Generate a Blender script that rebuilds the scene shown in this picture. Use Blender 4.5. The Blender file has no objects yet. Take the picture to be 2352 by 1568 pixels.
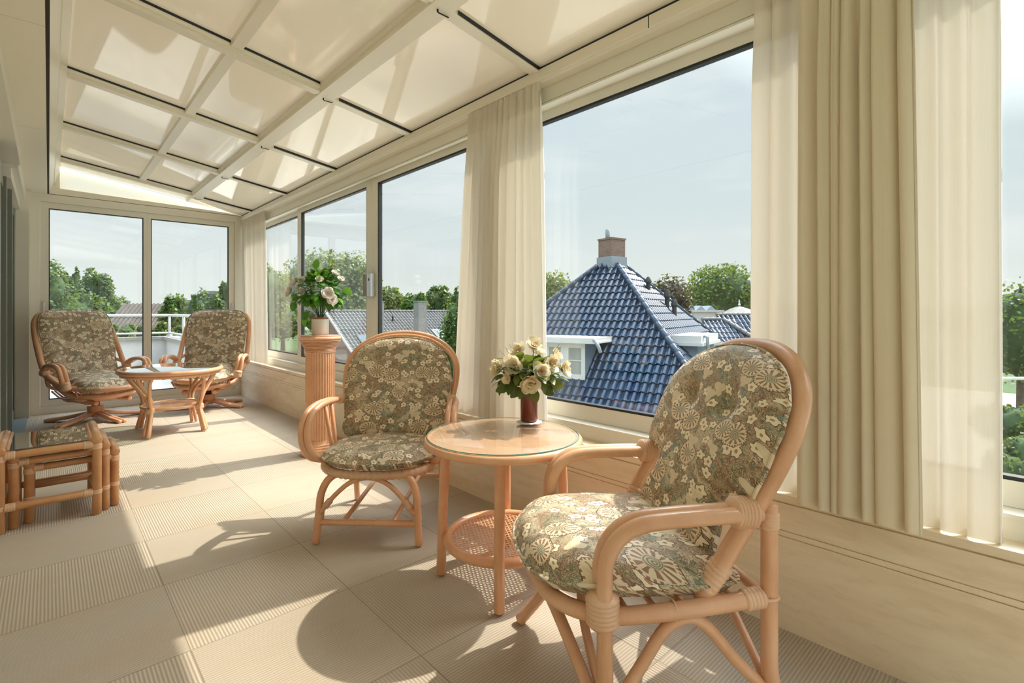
import bpy, bmesh, math, random
from mathutils import Vector, Matrix
random.seed(7)
PI = math.pi
C = bpy.context.scene.collection
sc = bpy.context.scene

# ------------------------------------------------------------------ camera
FPX, CX, HY, EYE = 1150.0, 1176.0, 715.0, 1.2
YAW = math.atan((CX - 112.0) / FPX)
cam_d = bpy.data.cameras.new('camera'); cam = bpy.data.objects.new('camera', cam_d); C.objects.link(cam)
cam_d.sensor_width = 36.0; cam_d.lens = FPX * 36.0 / 2352.0
cam_d.shift_y = -(784.0 - HY) / 2352.0
cam_d.clip_start = 0.02; cam_d.clip_end = 600
cam.location = (0, 0, EYE); cam.rotation_euler = (PI / 2, 0, -YAW)
sc.camera = cam

# ------------------------------------------------------------------ world, sun, exposure
sc.view_settings.view_transform = 'Standard'; sc.view_settings.look = 'None'
sc.view_settings.gamma = 1.0; sc.view_settings.use_curve_mapping = False
sc.view_settings.exposure = EXPOSURE = 1.02
SUN_DIR = Vector((0.992, -0.125, 1.226)).normalized()
sun_d = bpy.data.lights.new('sun', 'SUN'); sun = bpy.data.objects.new('sun', sun_d); C.objects.link(sun)
sun_d.energy = 2.55; sun_d.angle = math.radians(0.6); sun_d.color = (1.0, 0.89, 0.77)
sun.rotation_euler = SUN_DIR.to_track_quat('Z', 'Y').to_euler(); sun.location = (8, -1, 10)
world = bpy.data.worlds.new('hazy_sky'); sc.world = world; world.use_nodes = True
def build_world():
    nt = world.node_tree; nt.nodes.clear(); N = nt.nodes.new; L = nt.links.new
    out = N('ShaderNodeOutputWorld'); bg = N('ShaderNodeBackground'); L(bg.outputs[0], out.inputs[0])
    tc = N('ShaderNodeTexCoord'); sep = N('ShaderNodeSeparateXYZ'); L(tc.outputs['Generated'], sep.inputs[0])
    ramp = N('ShaderNodeValToRGB'); L(sep.outputs[2], ramp.inputs[0])
    e = ramp.color_ramp.elements
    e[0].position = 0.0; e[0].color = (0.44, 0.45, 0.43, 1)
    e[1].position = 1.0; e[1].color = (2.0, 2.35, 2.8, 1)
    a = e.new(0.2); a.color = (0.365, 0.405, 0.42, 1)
    a = e.new(0.50); a.color = (0.35, 0.40, 0.435, 1); a = e.new(0.68); a.color = (1.65, 1.88, 2.15, 1)  # upper sky and sun glow raised above the visible band to fill the room
    # whiter and brighter towards the sun
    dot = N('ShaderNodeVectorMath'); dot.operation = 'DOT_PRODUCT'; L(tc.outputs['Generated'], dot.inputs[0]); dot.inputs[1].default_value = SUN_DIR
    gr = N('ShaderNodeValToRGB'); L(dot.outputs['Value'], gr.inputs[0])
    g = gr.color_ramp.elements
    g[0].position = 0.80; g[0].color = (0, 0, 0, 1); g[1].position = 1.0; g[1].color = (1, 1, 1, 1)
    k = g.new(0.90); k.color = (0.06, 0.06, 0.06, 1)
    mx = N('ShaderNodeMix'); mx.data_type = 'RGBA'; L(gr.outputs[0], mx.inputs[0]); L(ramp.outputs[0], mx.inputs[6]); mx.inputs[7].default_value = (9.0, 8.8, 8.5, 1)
    # thin high cloud
    mp = N('ShaderNodeMapping'); mp.inputs['Scale'].default_value = (1.5, 1.5, 7); L(tc.outputs['Generated'], mp.inputs[0])
    nz = N('ShaderNodeTexNoise'); nz.inputs['Scale'].default_value = 2.2; nz.inputs['Detail'].default_value = 6; L(mp.outputs[0], nz.inputs[0])
    cr = N('ShaderNodeValToRGB'); L(nz.outputs[0], cr.inputs[0]); cr.color_ramp.elements[0].position = 0.5; cr.color_ramp.elements[0].color = (0, 0, 0, 1)
    cr.color_ramp.elements[1].position = 0.85; cr.color_ramp.elements[1].color = (0.7, 0.7, 0.7, 1)
    m2 = N('ShaderNodeMix'); m2.data_type = 'RGBA'; L(cr.outputs[0], m2.inputs[0]); L(mx.outputs[2], m2.inputs[6]); m2.inputs[7].default_value = (0.50, 0.50, 0.495, 1)
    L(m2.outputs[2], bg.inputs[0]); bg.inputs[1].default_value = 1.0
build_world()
cy = sc.cycles
cy.use_denoising = True; cy.max_bounces = 14; cy.diffuse_bounces = 7; cy.glossy_bounces = 5
cy.transmission_bounces = 8; cy.transparent_max_bounces = 24; cy.caustics_reflective = False; cy.caustics_refractive = False
cy.sample_clamp_indirect = 6.0

# ------------------------------------------------------------------ helpers
F2 = (math.sin(YAW), math.cos(YAW)); R2 = (math.cos(YAW), -math.sin(YAW))
def at(px, py, d):
    """world point seen at a photo pixel, d metres ahead"""
    l = (px - CX) / FPX * d
    return Vector((F2[0]*d + R2[0]*l, F2[1]*d + R2[1]*l, EYE + (HY - py) / FPX * d))
def ld(l, d, z=0.0): return Vector((F2[0]*d + R2[0]*l, F2[1]*d + R2[1]*l, z))

class MB:
    def __init__(s): s.v = []; s.f = []; s.pieces = []
    def add(s, vs, fs):
        o = len(s.v); g = len(s.f); s.v += [tuple(v) for v in vs]; s.f += [tuple(i + o for i in f) for f in fs]; s.pieces.append((o, len(s.v), g, len(s.f)))
    def box(s, a, b, m=None):
        x0, y0, z0 = a; x1, y1, z1 = b
        vs = [Vector(p) for p in ((x0,y0,z0),(x1,y0,z0),(x1,y1,z0),(x0,y1,z0),(x0,y0,z1),(x1,y0,z1),(x1,y1,z1),(x0,y1,z1))]
        if m is not None: vs = [m @ v for v in vs]
        s.add(vs, ((0,3,2,1),(4,5,6,7),(0,1,5,4),(1,2,6,5),(2,3,7,6),(3,0,4,7)))
    def prism(s, poly, ext):
        """poly: list of 3D points (closed outline), ext: vector"""
        n = len(poly); e = Vector(ext); p = [Vector(q) for q in poly]
        s.add(p + [q + e for q in p], [tuple(range(n))[::-1], tuple(range(n, 2*n))] + [(i, (i+1) % n, n + (i+1) % n, n + i) for i in range(n)])
    def tube(s, pts, r, seg=10, closed=False, caps=True):
        pts = [Vector(p) for p in pts]; n = len(pts)
        rr = r if isinstance(r, (list, tuple)) else [r] * n
        def tan(i):
            if closed: return (pts[(i+1) % n] - pts[i-1]).normalized()
            return (pts[min(i+1, n-1)] - pts[max(i-1, 0)]).normalized()
        t = tan(0); up = Vector((0, 0, 1)) if abs(t.z) < 0.9 else Vector((1, 0, 0))
        u = t.cross(up).normalized(); vs = []
        for i in range(n):
            t = tan(i); u = (u - t * u.dot(t)).normalized(); w = t.cross(u)
            for k in range(seg):
                a = 2*PI*k/seg; vs.append(pts[i] + (u*math.cos(a) + w*math.sin(a)) * rr[i])
        fs = []
        for i in range(n if closed else n-1):
            j = (i+1) % n
            for k in range(seg):
                l = (k+1) % seg; fs.append((i*seg+k, i*seg+l, j*seg+l, j*seg+k))
        if not closed and caps:
            for e, sg in ((0, -1), (n-1, 1)):
                t = tan(e); c = pts[e] + t * sg * rr[e] * 0.35; b = len(vs)
                for k in range(seg): vs.append(pts[e] + (Vector(vs[e*seg+k]) - pts[e]) * 0.72 + t*sg*rr[e]*0.25)
                vs.append(c)
                for k in range(seg):
                    l = (k+1) % seg
                    q = (e*seg+k, e*seg+l, b+l, b+k); tr = (b+k, b+l, b+seg)
                    fs.append(q if sg < 0 else q[::-1]); fs.append(tr if sg < 0 else tr[::-1])
                    if sg < 0: fs[-2] = fs[-2][::-1]; fs[-1] = fs[-1][::-1]
                    else: fs[-2] = fs[-2][::-1]; fs[-1] = fs[-1][::-1]
        s.add(vs, fs)
    def wrap(s, a, b, r, n=6, seg=12):
        """leather/cane binding: ridged sleeve from a to b"""
        a = Vector(a); b = Vector(b); m = n * 4; P = []; R = []
        for i in range(m + 1):
            P.append(a.lerp(b, i / m)); R.append(r * (1.0 + 0.07 * abs(math.sin(PI * i / 4))))
        s.tube(P, R, seg)
    def lathe(s, prof, c=(0,0,0), seg=24, sx=1.0, sy=1.0, fl=0, fa=0.0):
        vs = []
        for (r, z) in prof:
            for k in range(seg):
                a = 2*PI*k/seg; q = r * (1 + (fa*math.cos(fl*a) if fl else 0))
                vs.append((c[0]+q*sx*math.cos(a), c[1]+q*sy*math.sin(a), c[2]+z))
        fs = []
        for i in range(len(prof)-1):
            for k in range(seg):
                l = (k+1) % seg; fs.append((i*seg+k, i*seg+l, (i+1)*seg+l, (i+1)*seg+k))
        fs.append(tuple(range(seg))[::-1]); o = (len(prof)-1)*seg; fs.append(tuple(range(o, o+seg)))
        s.add(vs, fs)
    def grid(s, fn, nu, nv, closed_u=False):
        vs = [fn(i / (nu if closed_u else nu-1), j / (nv-1)) for j in range(nv) for i in range(nu)]
        fs = []
        for j in range(nv-1):
            for i in range(nu if closed_u else nu-1):
                k = (i+1) % nu; fs.append((j*nu+i, j*nu+k, (j+1)*nu+k, (j+1)*nu+i))
        s.add(vs, fs)
    def build(s, name, mat, parent=None, smooth=True, ang=50):
        if name == 'binding' and len(s.pieces) > 1:      # every binding is a part of its own
            o = None
            for (a0, a1, b0, b1) in s.pieces:
                q = MB(); q.v = s.v[a0:a1]; q.f = [tuple(i-a0 for i in f) for f in s.f[b0:b1]]; q.pieces = []; o = q.build(name, mat, parent, smooth, ang)
            return o
        me = bpy.data.meshes.new(name); me.from_pydata(s.v, [], s.f); me.update()
        if smooth:
            for p in me.polygons: p.use_smooth = True
            try: me.set_sharp_from_angle(angle=math.radians(ang))
            except Exception: pass
        me.materials.append(mat)
        o = bpy.data.objects.new(name, me); C.objects.link(o)
        if parent is not None: o.parent = parent
        return o

def tag(o, label=None, cat=None, group=None, kind=None):
    if label: o['label'] = label
    if cat: o['category'] = cat
    if group: o['group'] = group
    if kind: o['kind'] = kind
    return o
def thing(name, label, cat, loc=(0,0,0), rz=0.0, group=None):
    o = bpy.data.objects.new(name, None); C.objects.link(o); o.location = loc; o.rotation_euler = (0, 0, rz)
    o.empty_display_size = 0.1
    return tag(o, label, cat, group)
def struct(o): o['kind'] = 'structure'; return o
def catmull(p, n=8, closed=False):
    p = [Vector(q) for q in p]; m = len(p); out = []
    for i in range(m if closed else m-1):
        if closed: a, b, c, d = p[i-1], p[i], p[(i+1) % m], p[(i+2) % m]
        else: b, c = p[i], p[i+1]; a = p[i-1] if i else b*2-c; d = p[i+2] if i+2 < m else c*2-b
        for k in range(n):
            t = k/n
            out.append(0.5*((2*b) + (c-a)*t + (2*a-5*b+4*c-d)*t*t + (3*b-a-3*c+d)*t**3))
    if not closed: out.append(p[-1])
    return out
def copy_tree(o, parent=None):
    c = o.copy(); C.objects.link(c)
    if parent is not None: c.parent = parent
    for ch in [q for q in bpy.data.objects if q.parent == o and q != c]: copy_tree(ch, c)
    return c

# ------------------------------------------------------------------ materials
class NT:
    def __init__(s, name):
        s.m = bpy.data.materials.new(name); s.m.use_nodes = True; s.t = s.m.node_tree; s.t.nodes.clear()
        s.out = s.t.nodes.new('ShaderNodeOutputMaterial')
    def n(s, ty, **k):
        x = s.t.nodes.new('ShaderNode' + ty)
        for a, b in k.items(): setattr(x, a, b)
        return x
    def l(s, a, b): s.t.links.new(a, b)
    def coord(s, kind='Object', scale=(1,1,1), rot=(0,0,0)):
        tc = s.n('TexCoord'); mp = s.n('Mapping'); mp.inputs['Scale'].default_value = scale; mp.inputs['Rotation'].default_value = rot
        s.l(tc.outputs[kind], mp.inputs[0]); return mp.outputs[0]
    def noise(s, vec, scale, detail=4, rough=0.55, dist=0.0):
        x = s.n('TexNoise'); x.inputs['Scale'].default_value = scale; x.inputs['Detail'].default_value = detail
        x.inputs['Roughness'].default_value = rough; x.inputs['Distortion'].default_value = dist
        if vec is not None: s.l(vec, x.inputs['Vector'])
        return x.outputs['Fac']
    def ramp(s, fac, stops, interp='LINEAR'):
        x = s.n('ValToRGB'); x.color_ramp.interpolation = interp; e = x.color_ramp.elements
        while len(e) > 1: e.remove(e[-1])
        e[0].position = stops[0][0]; e[0].color = (*stops[0][1], 1)
        for p, c in stops[1:]:
            q = e.new(p); q.color = (*c, 1)
        s.l(fac, x.inputs[0]); return x.outputs[0]
    def mix(s, fac, a, b, blend='MIX'):
        x = s.n('Mix', data_type='RGBA', blend_type=blend)
        for v, i in ((fac, 0), (a, 6), (b, 7)):
            if hasattr(v, 'links') or hasattr(v, 'is_linked'): s.l(v, x.inputs[i])
            else: x.inputs[i].default_value = v if i == 0 else (*v, 1)
        return x.outputs[2]
    def math(s, op, a, b=None, c=None):
        x = s.n('Math', operation=op)
        for v, i in ((a, 0), (b, 1), (c, 2)):
            if v is None: continue
            if hasattr(v, 'is_linked'): s.l(v, x.inputs[i])
            else: x.inputs[i].default_value = v
        return x.outputs[0]
    def bsdf(s, col, rough=0.5, metal=0.0, spec=0.5, coat=0.0, bump=None, bstr=0.3, bdist=0.01, sheen=0.0, trans=0.0):
        b = s.n('BsdfPrincipled')
        if hasattr(col, 'is_linked'): s.l(col, b.inputs['Base Color'])
        else: b.inputs['Base Color'].default_value = (*col, 1)
        if hasattr(rough, 'is_linked'): s.l(rough, b.inputs['Roughness'])
        else: b.inputs['Roughness'].default_value = rough
        b.inputs['Metallic'].default_value = metal; b.inputs['Specular IOR Level'].default_value = spec
        b.inputs['Coat Weight'].default_value = coat; b.inputs['Coat Roughness'].default_value = 0.06
        b.inputs['Sheen Weight'].default_value = sheen
        if bump is not None:
            bp = s.n('Bump'); bp.inputs['Strength'].default_value = bstr; bp.inputs['Distance'].default_value = bdist
            s.l(bump, bp.inputs['Height']); s.l(bp.outputs[0], b.inputs['Normal'])
        s.b = b; return b
    def done(s, sh=None):
        s.l((sh or s.b).outputs[0], s.out.inputs[0]); return s.m

def simple(name, col, rough=0.5, metal=0.0, spec=0.5, coat=0.0, var=0.0, vs=8.0):
    t = NT(name)
    if var:
        f = t.noise(t.coord(), vs, 5)
        c = t.ramp(f, [(0.3, tuple(x*(1-var) for x in col)), (0.7, tuple(min(1, x*(1+var)) for x in col))])
    else: c = col
    t.bsdf(c, rough, metal, spec, coat); return t.done()

def m_rattan(name, base, dark, light):
    t = NT(name); v = t.coord(); f = t.noise(v, 6, 5); g = t.noise(t.coord(scale=(1,1,0.15)), 90, 2)
    c = t.ramp(f, [(0.3, dark), (0.5, base), (0.75, light)])
    c = t.mix(t.math('MULTIPLY', g, 0.18), c, tuple(x*0.6 for x in base))
    t.bsdf(c, 0.33, spec=0.5, coat=0.25, bump=g, bstr=0.08); return t.done()
def m_fabric():
    t = NT('floral_print_cotton'); tc = t.n('TexCoord'); sp = t.n('SeparateXYZ'); t.l(tc.outputs['Object'], sp.inputs[0])
    q = t.n('CombineXYZ'); t.l(sp.outputs[0], q.inputs[0]); t.l(t.math('SUBTRACT', sp.outputs[2], t.math('MULTIPLY', sp.outputs[1], 0.85)), q.inputs[1]); v0 = q.outputs[0]
    nz = t.n('TexNoise', noise_dimensions='2D'); nz.inputs['Scale'].default_value = 8; nz.inputs['Detail'].default_value = 2; t.l(v0, nz.inputs['Vector'])
    w = t.n('VectorMath', operation='MULTIPLY_ADD'); t.l(nz.outputs['Color'], w.inputs[0]); w.inputs[1].default_value = (0.05,0.05,0); t.l(v0, w.inputs[2]); v = w.outputs[0]
    CR = (0.73,0.63,0.46); DK = (0.11,0.06,0.03); BR = (0.29,0.16,0.085); OL = (0.20,0.19,0.11)
    def cells(scale, rand=0.9):
        vo = t.n('TexVoronoi', voronoi_dimensions='2D'); vo.inputs['Scale'].default_value = scale; vo.inputs['Randomness'].default_value = rand; t.l(v, vo.inputs['Vector'])
        dv = t.n('VectorMath', operation='SUBTRACT'); t.l(v, dv.inputs[0]); t.l(vo.outputs['Position'], dv.inputs[1]); s2 = t.n('SeparateXYZ'); t.l(dv.outputs[0], s2.inputs[0])
        ang = t.math('ARCTAN2', s2.outputs[1], s2.outputs[0]); sc_ = t.n('SeparateColor'); t.l(vo.outputs['Color'], sc_.inputs[0]); return vo.outputs['Distance'], ang, sc_.outputs
    lt = lambda a, b: t.math('LESS_THAN', a, b); gt = lambda a, b: t.math('GREATER_THAN', a, b); mul = lambda *a: a[0] if len(a) == 1 else t.math('MULTIPLY', a[0], mul(*a[1:]))
    def n2(scale, det=2, dist=0.0):
        n = t.n('TexNoise', noise_dimensions='2D'); n.inputs['Scale'].default_value = scale; n.inputs['Detail'].default_value = det; n.inputs['Distortion'].default_value = dist; t.l(v0, n.inputs['Vector']); return n.outputs['Fac']
    c = t.ramp(n2(7.5, 3, 0.6), [(0.30, (0.60,0.51,0.35)), (0.40, (0.44,0.33,0.20)), (0.46, (0.20,0.11,0.055)), (0.52, (0.33,0.20,0.11)), (0.58, (0.14,0.15,0.085)), (0.64, (0.24,0.25,0.15)), (0.72, (0.62,0.54,0.38))])
    c = t.mix(mul(gt(t.math('SINE', mul(n2(26, 1, 1.5), 75.0)), 0.35), 0.75), c, CR)
    c = t.mix(mul(gt(t.math('SINE', mul(n2(30, 1, 1.0), 60.0)), 0.6), 0.7), c, DK)
    # leaves
    d, a, k = cells(34); c = t.mix(mul(lt(d, t.math('MULTIPLY_ADD', t.math('SINE', mul(a, 2.0)), 0.12, 0.22)), gt(k[0], 0.5), 0.8), c, (0.13,0.17,0.11))
    # blossoms with five petals and dark outline
    d, a, k = cells(19); edge = t.math('MULTIPLY_ADD', t.math('SINE', mul(a, 5.0)), 0.06, 0.33); on = gt(k[0], 0.42)
    c = t.mix(mul(lt(d, t.math('ADD', edge, 0.05)), on, 0.85), c, DK); c = t.mix(mul(lt(d, edge), on), c, (0.84,0.75,0.57)); c = t.mix(mul(lt(d, 0.10), on), c, (0.42,0.24,0.12))
    # big ringed fans
    d, a, k = cells(7.2, 0.75); on = gt(k[1], 0.40)
    fan = t.mix(gt(t.math('SINE', mul(a, 13.0)), -0.1), BR, CR); fan = t.mix(lt(d, 0.15), fan, OL); fan = t.mix(mul(lt(d, 0.15), gt(t.math('SINE', mul(d, 150.0)), 0.0), 0.7), fan, CR)
    fan = t.mix(gt(d, 0.30), fan, t.mix(gt(t.math('SINE', mul(a, 30.0)), 0.0), DK, CR) if False else CR); fan = t.mix(mul(gt(d, 0.33), gt(t.math('SINE', mul(a, 34.0)), 0.0)), fan, BR)
    c = t.mix(mul(lt(d, 0.385), on), c, DK); c = t.mix(mul(lt(d, 0.37), on), c, fan)
    # pale animal-like patches with fine net, and a little teal
    d, a, k = cells(10.5, 1.0); pt = mul(lt(d, t.math('MULTIPLY_ADD', t.math('SINE', mul(a, 3.0)), 0.09, 0.27)), gt(k[2], 0.74)); c = t.mix(mul(pt, 0.9), c, (0.72,0.62,0.44))
    pt = mul(lt(d, 0.15), lt(k[2], 0.10)); c = t.mix(mul(pt, 0.6), c, (0.17,0.29,0.25))
    c = t.mix(mul(n2(5, 2), 0.08), c, (0.70,0.61,0.45))
    t.bsdf(c, 0.5, spec=0.35, sheen=0.05, bump=n2(30, 3), bstr=0.12, bdist=0.01); return t.done()
def m_carpet():
    t = NT('ribbed_carpet_tiles'); tc = t.n('TexCoord'); sp = t.n('SeparateXYZ'); t.l(tc.outputs['Object'], sp.inputs[0])
    x, y = sp.outputs[0], sp.outputs[1]
    u = t.math('DIVIDE', t.math('ADD', x, 0.213), 0.583); w = t.math('DIVIDE', t.math('SUBTRACT', y, 1.498), 0.5755)
    fu, fw = t.math('FLOOR', u), t.math('FLOOR', w)
    par = t.math('FLOORED_MODULO', t.math('ADD', fu, fw), 2.0)
    rc = t.math('ADD', t.math('MULTIPLY', x, t.math('SUBTRACT', 1.0, par)), t.math('MULTIPLY', y, par))
    rib = t.math('MULTIPLY_ADD', t.math('SINE', t.math('MULTIPLY', rc, 2*PI/0.0115)), 0.5, 0.5)
    cv = t.n('CombineXYZ'); t.l(fu, cv.inputs[0]); t.l(fw, cv.inputs[1])
    wn = t.n('TexWhiteNoise', noise_dimensions='3D'); t.l(cv.outputs[0], wn.inputs[0])
    fib = t.noise(t.coord(), 260, 3); big = t.noise(t.coord(scale=(0.6,1.6,1)), 2.2, 4)
    base = t.mix(wn.outputs['Value'], (0.47,0.41,0.325), (0.54,0.465,0.365))
    base = t.mix(t.math('MULTIPLY', t.math('SUBTRACT', 1.0, rib), 0.55), base, (0.20,0.165,0.125))
    base = t.mix(t.math('MULTIPLY', fib, 0.30), base, (0.68,0.63,0.54))
    base = t.mix(t.ramp(big, [(0.42, (0,0,0)), (0.75, (0.35,0.35,0.35))]), base, (0.44,0.31,0.19))
    eu = t.math('PINGPONG', u, 0.5); ew = t.math('PINGPONG', w, 0.5)
    se = t.math('MAXIMUM', t.math('LESS_THAN', eu, 0.0035), t.math('LESS_THAN', ew, 0.0035))
    base = t.mix(t.math('MULTIPLY', se, 0.5), base, (0.14,0.10,0.06))
    t.bsdf(base, 0.92, spec=0.15, sheen=0.05, bump=rib, bstr=0.5, bdist=0.003); return t.done()
def m_travertine():
    t = NT('travertine_panel'); v = t.coord(scale=(1, 0.28, 1.6)); f = t.noise(v, 5, 8, 0.6, 0.6); g = t.noise(t.coord(scale=(1,0.25,1)), 34, 5, 0.7)
    c = t.ramp(f, [(0.3, (0.70,0.58,0.42)), (0.5, (0.80,0.70,0.53)), (0.72, (0.86,0.78,0.63))])
    c = t.mix(t.ramp(g, [(0.5, (0,0,0)), (0.8, (0.5,0.5,0.5))]), c, (0.60,0.47,0.30))
    t.bsdf(c, 0.42, spec=0.4); return t.done()
def m_glass(name, tint=(1,1,1), refl=1.0, dirt=0.0):
    t = NT(name); g = t.n('NewGeometry'); d = t.n('VectorMath', operation='DOT_PRODUCT'); t.l(g.outputs['Incoming'], d.inputs[0]); t.l(g.outputs['Normal'], d.inputs[1])
    k = t.math('POWER', t.math('SUBTRACT', 1.0, t.math('ABSOLUTE', d.outputs['Value'])), 5.0)
    f = t.math('MINIMUM', t.math('MULTIPLY', t.math('MULTIPLY_ADD', k, 0.95, 0.045), refl), 1.0)
    tr = t.n('BsdfTransparent'); tr.inputs[0].default_value = (*tint, 1); gl = t.n('BsdfGlossy'); gl.inputs['Roughness'].default_value = 0.0; gl.inputs[0].default_value = (1,1,1,1)
    mx = t.n('MixShader'); t.l(f, mx.inputs[0]); t.l(tr.outputs[0], mx.inputs[1]); t.l(gl.outputs[0], mx.inputs[2])
    return t.done(mx)
def m_sheer(name, col, tp, tl):
    t = NT(name); v = t.coord(scale=(1,1,0.02)); w = t.noise(v, 240, 2)
    df = t.n('BsdfDiffuse'); df.inputs[0].default_value = (*col, 1); tn = t.n('BsdfTranslucent'); tn.inputs[0].default_value = (*col, 1)
    tr = t.n('BsdfTransparent'); m1 = t.n('MixShader'); m1.inputs[0].default_value = tl; t.l(df.outputs[0], m1.inputs[1]); t.l(tn.outputs[0], m1.inputs[2])
    m2 = t.n('MixShader'); t.l(t.math('MULTIPLY_ADD', w, 0.08, tp - 0.04), m2.inputs[0]); t.l(m1.outputs[0], m2.inputs[1]); t.l(tr.outputs[0], m2.inputs[2])
    return t.done(m2)
def m_leaf(name, cols, trans=0.35, rough=0.45, tint=(0.55,0.62,0.08)):
    t = NT(name); g = t.n('NewGeometry'); c = t.ramp(g.outputs['Random Per Island'], [(i/(len(cols)-1), k) for i, k in enumerate(cols)])
    b = t.bsdf(c, rough, spec=0.35); tn = t.n('BsdfTranslucent'); t.l(t.mix(0.35, c, tint), tn.inputs[0])
    m = t.n('MixShader'); m.inputs[0].default_value = trans; t.l(b.outputs[0], m.inputs[1]); t.l(tn.outputs[0], m.inputs[2]); return t.done(m)
def m_brick(name, a, b, mort, sc_=1.0):
    t = NT(name); br = t.n('TexBrick'); tc = t.n('TexCoord'); sp = t.n('SeparateXYZ'); t.l(tc.outputs['Object'], sp.inputs[0]); cv = t.n('CombineXYZ'); t.l(t.math('ADD', sp.outputs[0], sp.outputs[1]), cv.inputs[0]); t.l(sp.outputs[2], cv.inputs[1]); t.l(cv.outputs[0], br.inputs[0])
    br.inputs['Scale'].default_value = 4.5*sc_; br.inputs['Color1'].default_value = (*a,1); br.inputs['Color2'].default_value = (*b,1); br.inputs['Mortar'].default_value = (*mort,1)
    t.bsdf(br.outputs[0], 0.85); return t.done()
M = {}
M['rattan'] = m_rattan('peach_rattan', (0.76,0.41,0.23), (0.68,0.345,0.175), (0.82,0.49,0.30))
M['rattan_tan'] = m_rattan('tan_rattan', (0.70,0.40,0.235), (0.62,0.335,0.18), (0.78,0.48,0.30))
M['rattan_brown'] = m_rattan('honey_bamboo', (0.58,0.29,0.125), (0.48,0.22,0.085), (0.66,0.37,0.18))
M['cane'] = m_rattan('cane_binding', (0.72,0.46,0.29), (0.64,0.39,0.23), (0.80,0.55,0.38))
M['fabric'] = m_fabric()
M['carpet'] = m_carpet()
M['trav'] = m_travertine()
M['alu'] = simple('cream_aluminium', (0.82,0.78,0.67), 0.32, spec=0.5)
M['pvc'] = simple('off_white_window_frame', (0.78,0.76,0.68), 0.3, spec=0.5)
def m_panel():
    t = NT('opal_roof_panel'); b = t.bsdf((0.74,0.67,0.54), 0.05, spec=0.6); tn = t.n('BsdfTranslucent'); tn.inputs[0].default_value = (0.93,0.82,0.62,1)
    m = t.n('MixShader'); m.inputs[0].default_value = PANEL_T; t.l(b.outputs[0], m.inputs[1]); t.l(tn.outputs[0], m.inputs[2]); gl = t.n('BsdfGlossy'); gl.inputs['Roughness'].default_value = 0.04
    fr = t.n('Fresnel'); fr.inputs[0].default_value = 1.5; m2 = t.n('MixShader'); t.l(t.math('MULTIPLY', fr.outputs[0], PANEL_T), m2.inputs[0]); t.l(m.outputs[0], m2.inputs[1]); t.l(gl.outputs[0], m2.inputs[2]); return t.done(m2)
PANEL_T = 0.035
M['panel'] = m_panel()
M['soffit'] = simple('cream_soffit', (0.85,0.81,0.68), 0.5)
M['rubber'] = simple('black_gasket', (0.012,0.015,0.016), 0.5)
M['grey_alu'] = simple('grey_green_aluminium', (0.20,0.22,0.19), 0.4)
M['blue_grey'] = simple('blue_grey_threshold', (0.22,0.29,0.33), 0.35)
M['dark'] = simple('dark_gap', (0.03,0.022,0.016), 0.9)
M['steel'] = simple('brushed_steel', (0.62,0.62,0.62), 0.3, metal=0.9)
M['glass'] = m_glass('window_glass', (0.965,0.985,0.98), 0.62)
M['table_glass'] = m_glass('table_glass', (0.97,0.99,0.98), 0.6)
M['dark_glass'] = simple('dark_room_glass', (0.03,0.05,0.055), 0.05, spec=0.8)
M['green_edge'] = simple('green_glass_edge', (0.10,0.30,0.24), 0.15)
M['milk'] = None
M['curtain'] = m_sheer('cream_voile', (0.80,0.755,0.67), 0.045, 0.19)
M['curtain_thick'] = m_sheer('cream_lined_voile', (0.76,0.69,0.54), 0.01, 0.14)
M['peach_top'] = simple('peach_table_top', (0.64,0.37,0.235), 0.35)
M['white'] = simple('white_paint', (0.50,0.50,0.48), 0.5)
M['concrete'] = simple('grey_coping', (0.22,0.215,0.20), 0.85, var=0.15)
M['paving'] = simple('pale_terrace_paving', (0.36,0.34,0.30), 0.85, var=0.2, vs=3)
M['lead'] = simple('grey_lead_flashing', (0.20,0.235,0.26), 0.6)
M['tile_blue'] = simple('glazed_blue_black_roof_tile', (0.007,0.027,0.060), 0.22, spec=0.35, coat=0.14, var=0.4, vs=5)
M['tile_grey'] = simple('grey_concrete_roof_tile', (0.13,0.125,0.115), 0.6, var=0.25, vs=3)
M['tile_brown'] = simple('weathered_brown_roof_tile', (0.075,0.06,0.05), 0.85, var=0.25, vs=3)
M['brick'] = m_brick('brown_brick', (0.12,0.065,0.045), (0.17,0.10,0.07), (0.20,0.18,0.16))
M['render_blue'] = simple('pale_blue_cladding', (0.13,0.19,0.25), 0.7)
M['leaf_tree'] = m_leaf('tree_leaves', [(0.012,0.035,0.008),(0.03,0.075,0.014),(0.055,0.12,0.02),(0.09,0.17,0.035)])
M['leaf_yellow'] = m_leaf('yellow_green_tree_leaves', [(0.035,0.06,0.012),(0.08,0.12,0.022),(0.15,0.19,0.045)])
M['leaf_purple'] = m_leaf('copper_beech_leaves', [(0.012,0.008,0.008),(0.03,0.018,0.016),(0.05,0.033,0.025)], 0.2)
M['bark'] = simple('bark', (0.10,0.075,0.05), 0.9, var=0.3)
M['leaf_house'] = m_leaf('pot_plant_leaves', [(0.025,0.12,0.015),(0.06,0.27,0.03),(0.15,0.45,0.05)], 0.3, 0.3)
M['leaf_vase'] = m_leaf('artificial_flower_leaves', [(0.03,0.06,0.012),(0.08,0.13,0.02),(0.18,0.22,0.05)], 0.25, 0.4)
M['petal'] = m_leaf('cream_petals', [(0.82,0.70,0.46),(0.86,0.79,0.60),(0.86,0.83,0.72)], 0.3, 0.5, (0.95,0.85,0.65))
M['petal_heart'] = simple('peach_flower_heart', (0.72,0.42,0.18), 0.5)
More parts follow.
